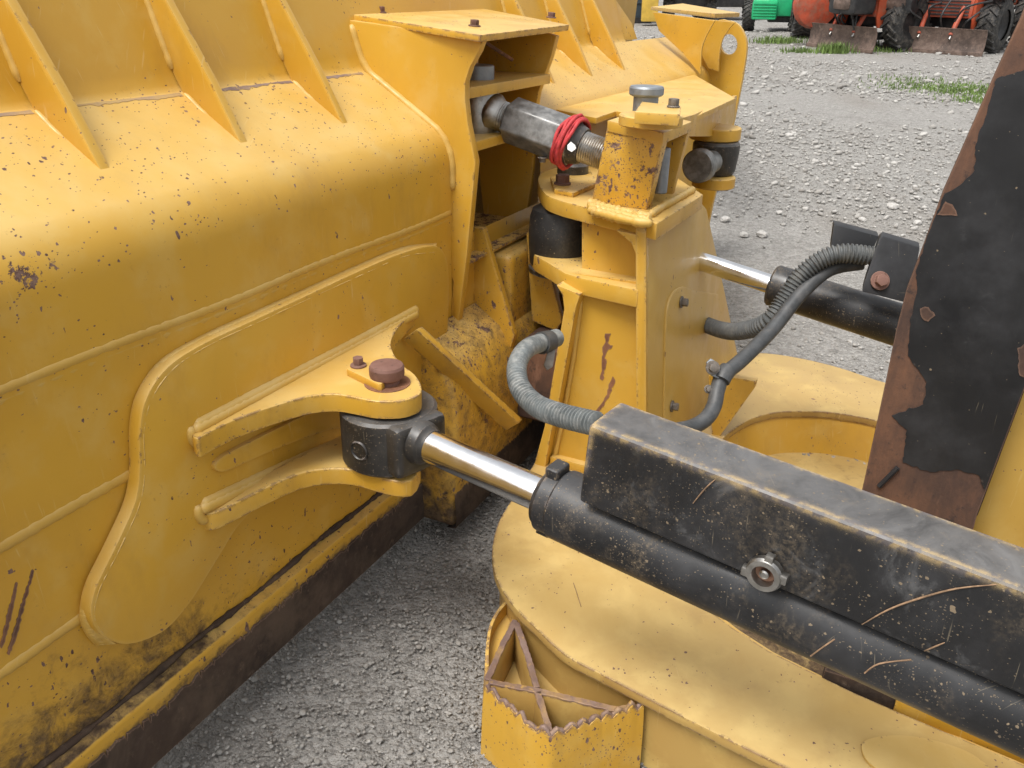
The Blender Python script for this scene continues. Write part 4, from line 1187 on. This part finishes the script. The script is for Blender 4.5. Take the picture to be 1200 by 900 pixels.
body = finish(prism([sS(u, v, GS + .08) for u, v in [(1060, 800), (1130, 560), (1230, 330), (1400, 200), (1600, 200), (1600, 1000)]], AX * .05, .01), 'body_panel', M_YC, dozer)
finish(prism([sS(u, v, GS + .036) for u, v in [(1196, 470), (1200, 459), (1146, 603), (1140, 612)]], AX * .04, 0), 'seam', M_BP, body)
# belly between the frame arms
bel = finish(boxs(1.63, 1.9, -.02, .7, -1.52, -1.36, .01), 'belly_guard', M_MUD, dozer)
finish(boxs(1.615, 1.627, .133, .7, -1.52, -1.35, .002), 'belly_plate', M_Y, bel)

# ------------------------------------------------------------------ loose bits on the machine
Ctx.origin = np.zeros(3)
P = []
for i in range(60):
    t = i / 59; a_ = t * 2 * math.pi * 6
    c = lb - ld * (.034 - .040 * t + .004 * math.sin(i * 2.1)) + ld * .010 * math.sin(a_ + .6)
    P.append(c + (.0725 + .002 * math.sin(i * 1.7)) * (math.cos(a_) * lx + math.sin(a_) * ly))
bm = tube(crom(P, 3), .0052, 8)
P2 = []
for i in range(40):
    t = i / 39; a_ = t * 2 * math.pi * 4 + 1
    c = lb + ld * (.004 * math.sin(i * 1.3) - .012)
    P2.append(c + (.078 + .003 * math.sin(i * 2.3)) * (math.cos(a_) * lx + math.sin(a_) * ly))
tube(crom(P2, 3), .0052, 8, bm)
cord = finish(bm, 'cord', M_RED, None, 60)
tag(cord, 'red cord wound round the end of the dark hexagonal link', 'cord')
tz = float((lb - EYE) @ FWD) - .085
bm = prism([sZ(u, v, tz) for u, v in [(665, 170), (669, 166), (674, 170), (675, 174), (670, 178), (665, 175)]], FWD * .002, 0)
bm2 = bm
tg = finish(bm, 'tag', M_TAG, None, 0)
tag(tg, 'small white paper tag hanging on the red cord', 'tag')

def straw(pts, z0, r, lab, off=.004):
    z = z0 if hasattr(z0, '__len__') else [z0] * len(pts)
    P = [sP(u, v, cpnt + cq * off, cq) for (u, v) in pts]
    o = finish(tube(crom(P, 5), [r * (.35 + .4 * math.sin(3.14 * i / (5 * len(P) - 5))) for i in range(5 * len(P) - 4)], 6), 'straw', M_STRAW, None, 60)
    tag(o, lab, 'straw', 'dry straws lying on the machine')
def straw_p(P, r, lab):
    r = r * .62
    o = finish(tube(crom(P, 5), r, 6), 'straw', M_STRAW, None, 60)
    tag(o, lab, 'straw', 'dry straws lying on the machine')
straw([(1010, 732), (1040, 715), (1075, 702), (1120, 690), (1168, 685)], 0, .0022, 'long curved brown straw on the side of the black cover', .002)
straw([(812, 590), (826, 573), (838, 562)], 0, .0018, 'short straw high on the side of the black cover near its front end', .002)
straw([(1083, 763), (1095, 758), (1107, 753)], 0, .0018, 'short straw at the foot of the black cover, below the long curved straw', .002)
def onbar(u, v):
    """point of the barrel surface on the sight line"""
    d = ray(u, v); o = EYE - barA
    dd = d - cd * (d @ cd); oo = o - cd * (o @ cd)
    A_, B_, C_ = dd @ dd, 2 * dd @ oo, oo @ oo - (r_bar + .001) ** 2
    disc = max(0, B_ * B_ - 4 * A_ * C_)
    return EYE + d * ((-B_ - math.sqrt(disc)) / (2 * A_))
straw_p([onbar(950, 769), onbar(962, 760), onbar(978, 749)], .0022, 'short brown straw on the black barrel, under the flanged nut')
straw_p([onbar(1013, 789), onbar(1030, 778), onbar(1068, 773)], .0022, 'bent pale straw on the black barrel towards the lower right')
straw_p([sK(672, 683, KC + .002), sK(676, 695, KC + .003), sK(681, 711, KC + .002)], .0014, 'thin straw lying on the yellow frame below the barrel')

# ------------------------------------------------------------------ machines across the yard
M_OR = plain('orange_paint', (.48, .075, .025), .5, .15, 3, dust=(.33, .15, .09), damt=.6)
M_ORD = plain('dirty_orange', (.42, .07, .03), .6, .3, 4, dust=(.25, .15, .1), damt=.7)
M_TYRE = plain('tyre_rubber', (.022, .022, .022), .75, .3, 10, dust=(.16, .14, .115), damt=.6)
M_DK = plain('dark_machine', (.022, .022, .023), .5, .4, 5, dust=(.1, .09, .08), damt=.4)
M_SCRAPE = rusty('scraped_blade', (.11, .072, .055), (.20, .14, .11), (.05, .035, .028), .65)
M_GREEN = plain('green_paint', (.02, .42, .17), .4, .12, 4)
M_SLATE = plain('slate_panel', (.055, .075, .09), .5, .2, 3)
M_YB = plain('yellow_far', (.62, .40, .06), .5, .15, 4)
M_WHITE = plain('white_letter', (.8, .8, .8), .5, .02)

def local(o, ex):
    ex = unit([ex[0], ex[1], 0]); ey = np.array([-ex[1], ex[0], 0]); ez_ = np.array([0, 0, 1.])
    return lambda x, y, z: o + ex * x + ey * y + ez_ * z, ex, ey, ez_

def tyre(L, ex, ey, ez_, x, y, R, w, parent, rim=M_OR):
    c = L(x - w / 2, y, R)
    bm = lathe([(R * .55, 0), (R * .8, 0), (R * .93, w * .08), (R * .95, w * .25), (R * .95, w * .75), (R * .93, w * .92), (R * .8, w), (R * .55, w)], c, ex, 28, caps=False)
    for i in range(18):
        a_ = i * 2 * math.pi / 18
        for sd_ in (-1, 1):
            a2 = a_ + (math.pi / 18 if sd_ > 0 else 0)
            rad = math.cos(a2) * ey + math.sin(a2) * ez_; tan = -math.sin(a2) * ey + math.cos(a2) * ez_
            cc = L(x + sd_ * w * .24, y, R) + rad * R * .955
            dv = unit(ex * sd_ + tan * .75)
            boxc(cc, dv * w * .33, np.cross(dv, rad) * R * .035, rad * R * .05, 0, 1, bm)
    t = finish(bm, 'tyre', M_TYRE, parent, 30)
    finish(lathe([(R * .3, w * .3), (R * .5, w * .12), (R * .56, w * .1), (R * .56, w * .9), (R * .5, w * .88), (R * .3, w * .7)], c, ex, 24), 'rim', rim, t, 30)

def bx(L, ex, ey, ez_, x0, x1, y0, y1, z0, z1, name, mat, parent, bev=.02):
    return finish(boxc((L(x0, y0, z0) + L(x1, y1, z1)) / 2, ex * (x1 - x0) / 2, ey * (y1 - y0) / 2, ez_ * (z1 - z0) / 2, bev), name, mat, parent)

def trencher(label, lft, rgt, wid, hgt, box_x, tyre_dark):
    a, b = sG(*lft), sG(*rgt)
    o = (a + b) / 2
    L, ex, ey, ez_ = local(o, b - a)
    if ey @ (o - EYE) < 0: pass
    t = thing('trencher', label, 'trencher', o, 'orange trenchers parked across the yard')
    hw = wid / 2
    # backfill blade, gently curved
    prf = [(0, .02), (.03, .1), (.05, .2), (.04, hgt * .8), (0, hgt)]
    bm = bmesh.new()
    prism([L(-hw, y, z) for y, z in prf] + [L(-hw, y + .03, z) for y, z in prf[::-1]], ex * wid, .004, 1, bm)
    bl_ = finish(bm, 'backfill_blade', M_SCRAPE, t, 40)
    bx(L, ex, ey, ez_, -hw - .01, hw + .01, -.012, .02, .0, .07, 'blade_edge', M_SCRAPE, bl_, .004)
    for x in (-.45, .45): bx(L, ex, ey, ez_, x - .05, x + .05, .05, .7, .2, .34, 'push_arm', M_DK, t)
    for x in (-.72, .72):
        tyre(L, ex, ey, ez_, x, .95, .50, .36, t, M_DK)
        tyre(L, ex, ey, ez_, x, 2.75, .50, .36, t, M_DK)
    bx(L, ex, ey, ez_, -.6, .6, .75, 3.1, .42, .62, 'axle_frame', M_DK, t)
    bx(L, ex, ey, ez_, -.52, .52, .55, 3.2, .78, 1.45, 'hood', M_OR, t, .05)
    # front cheek plates that drop between wheel and blade
    for sgn in (-1, 1):
        pr = [(.30, 1.5), (.95, 1.5), (.92, .86), (.70, .72), (.60, .42), (.40, .42), (.34, .62)]
        finish(prism([L(sgn * .50, y, z) for y, z in pr], ex * sgn * .05, .012), 'cheek_plate', M_OR, t)
        bx(L, ex, ey, ez_, sgn * .72 - .26, sgn * .72 + .26, .45, 1.6, 1.08, 1.2, 'fender', M_OR, t, .03)
        for y in (.45, .62): finish(cyl(L(sgn * .552, y, .60), ex * sgn, .035, .02, .004, 12), 'bolt', M_DK, t)
    bx(L, ex, ey, ez_, -.5, .5, .32, .42, .62, .95, 'front_panel', M_ORD, t, .02)
    for i in range(5): bx(L, ex, ey, ez_, -.44, .44, .302, .318, .66 + i * .06, .69 + i * .06, 'grille_bar', M_DK, t, .003)
    bx(L, ex, ey, ez_, box_x - .36, box_x + .36, -.30, .28, .66, 1.12, 'attachment_box', M_DK, t, .12)
    bx(L, ex, ey, ez_, box_x - .20, box_x + .25, -.34, .2, .74, .98, 'attachment_motor', M_SCRAPE, t, .09)
    bx(L, ex, ey, ez_, box_x - .46, box_x + .46, -.40, .30, 1.12, 1.3, 'attachment_top', M_ORD, t, .03)
    bx(L, ex, ey, ez_, -.55, .55, 1.6, 2.7, 1.5, 2.3, 'cab', M_DK, t, .05)
    r_ = random.Random(int(wid * 100))
    for i in range(7):
        x0 = r_.uniform(-.6, .6); x1 = x0 + r_.uniform(-.5, .5)
        P = [L(x0, r_.uniform(-.05, .3), r_.uniform(.35, .6)), L((x0 + x1) / 2, r_.uniform(-.3, .05), r_.uniform(.5, .95)), L(x1, r_.uniform(0, .3), r_.uniform(.7, 1.3))]
        finish(tube(crom(P, 6), .018, 8), 'hose', M_DK, t, 50)
    for x in (-.3, .3):
        finish(tube([L(x, .05, .33), L(x * 1.1, .38, .88)], .045, 10), 'lift_cylinder', M_ORD, t, 50)
        finish(tube([L(x, .02, .26), L(x, .12, .40)], .025, 10), 'lift_rod', M_STEEL, t, 50)
    return t, L, ex, ey, ez_

trencher('orange trencher with a black box above its scraped backfill blade, nearest the guard plate', (1043, 59), (1139, 66), 1.9, .46, -.75, True)
t1, L1, ex1, ey1, ez1 = trencher('orange trencher with a rusty digging boom, left of the other trencher', (953, 55), (1012, 62), 1.75, .46, .2, True)
# digging boom end with rusty red wheel hub on the left trencher
finish(lathe([(.15, -.2), (.42, -.16), (.46, 0), (.42, .16), (.15, .2)], L1(-.95, .15, .78), ex1 * .9 + ey1 * -.4, 20), 'digging_boom', M_ORD, t1, 30)

# green machine: ribbed front guard
o = sG(893, 38)
L, ex, ey, ez_ = local(o, [1, -.25])
t = thing('mower', 'green machine with a ribbed green front guard far across the yard', 'mower', o)
bx(L, ex, ey, ez_, -.3, .3, .05, .25, .28, .72, 'front_guard', M_GREEN, t, .06)
for i in range(6): bx(L, ex, ey, ez_, -.27, .27, .025, .05, .30 + i * .065, .335 + i * .065, 'guard_bar', M_GREEN, t, .004)
bx(L, ex, ey, ez_, .1, .7, .3, 1.4, .35, .95, 'hood', M_GREEN, t, .06)
bx(L, ex, ey, ez_, .1, 1.1, .5, 1.6, .2, .7, 'chassis', M_DK, t, .05)
for x in (-.35, .95): tyre(L, ex, ey, ez_, x, .55, .34, .3, t, M_GREEN)
# tall lugged wheel machine between
o = sG(938, 44)
L, ex, ey, ez_ = local(o, [1, -.25])
t = thing('tractor', 'dark tractor with big lugged tyres standing between green machine and orange trencher', 'tractor', o)
for x in (0, 1.3):
    tyre(L, ex, ey, ez_, x, .1, .55, .42, t, M_DK)
    tyre(L, ex, ey, ez_, x, 1.9, .55, .42, t, M_DK)
bx(L, ex, ey, ez_, .2, 1.1, -.2, 2.4, .6, 1.3, 'hood', M_ORD, t, .06)
bx(L, ex, ey, ez_, .2, 1.1, .9, 2.2, 1.3, 2.2, 'cab', M_DK, t, .06)

# dark slate panel machine with white characters, yellow machine beside it
o = sG(739, 27)
L, ex, ey, ez_ = local(o, [1, .05])
dist = np.linalg.norm(o - EYE)
t = thing('container', 'dark slate skip with white painted characters behind the blade', 'container', o)
bx(L, ex, ey, ez_, -.55, .5, 0, 1.6, .12, 1.35, 'side_panel', M_SLATE, t, .03)
for x in (-.57, .5): bx(L, ex, ey, ez_, x, x + .07, -.03, .05, .0, 1.4, 'corner_post', M_DK, t, .01)
bx(L, ex, ey, ez_, -.57, .57, -.04, .03, .0, .14, 'sill', M_DK, t, .01)
bx(L, ex, ey, ez_, -.57, .57, -.03, .03, .50, .54, 'rail', M_SLATE, t, .008)
def glyph(ch, x, z, size):
    cu = bpy.data.curves.new('lettering', 'FONT'); cu.body = ch; cu.size = size; cu.extrude = .004; cu.align_x = 'CENTER'
    ob = bpy.data.objects.new('lettering', cu); COL.objects.link(ob)
    dg = bpy.context.evaluated_depsgraph_get(); me = bpy.data.meshes.new_from_object(ob.evaluated_get(dg))
    COL.objects.unlink(ob); bpy.data.objects.remove(ob)
    p = L(x, -.008, z) - Ctx.origin
    M = Matrix((( ex[0], 0, ey[0], p[0]), (ex[1], 0, ey[1], p[1]), (0, 1, 0, p[2]), (0, 0, 0, 1)))
    me.transform(M); me.materials.clear(); me.materials.append(M_WHITE)
    ob = bpy.data.objects.new('lettering', me); COL.objects.link(ob); ob.parent = t
glyph('8', -.10, .62, .30); glyph('1', .25, .72, .30)
o = sG(775, 30)
L, ex, ey, ez_ = local(o, [1, -.1])
t = thing('loader', 'yellow machine standing behind the hooked top of the far blade end', 'loader', o)
bx(L, ex, ey, ez_, -.55, -.12, -.1, .3, .1, 1.5, 'mast', M_YB, t, .03)
bx(L, ex, ey, ez_, -.12, 1.5, 0, .5, .78, 1.05, 'boom', M_YB, t, .03)
bx(L, ex, ey, ez_, .1, 1.3, .3, 1.6, .3, .8, 'chassis', M_DK, t, .05)
for x in (.2, 1.3): tyre(L, ex, ey, ez_, x, .5, .36, .3, t, M_YB)
o = sG(850, 24)
L, ex, ey, ez_ = local(o, [1, -.1])
t = thing('skid_steer', 'black and blue machine at the very top, left of the green machine', 'skid steer', o)
M_BL = plain('blue_paint', (.02, .05, .18), .5, .2, 4)
bx(L, ex, ey, ez_, -.7, .6, .1, 1.6, .35, .9, 'body', M_DK, t, .06)
bx(L, ex, ey, ez_, -.5, .2, .0, .4, .75, 1.1, 'hood', M_BL, t, .05)
for x in (-.75, .7): tyre(L, ex, ey, ez_, x, .4, .4, .3, t, M_DK)
# dark hedge of further machines at the back of the yard
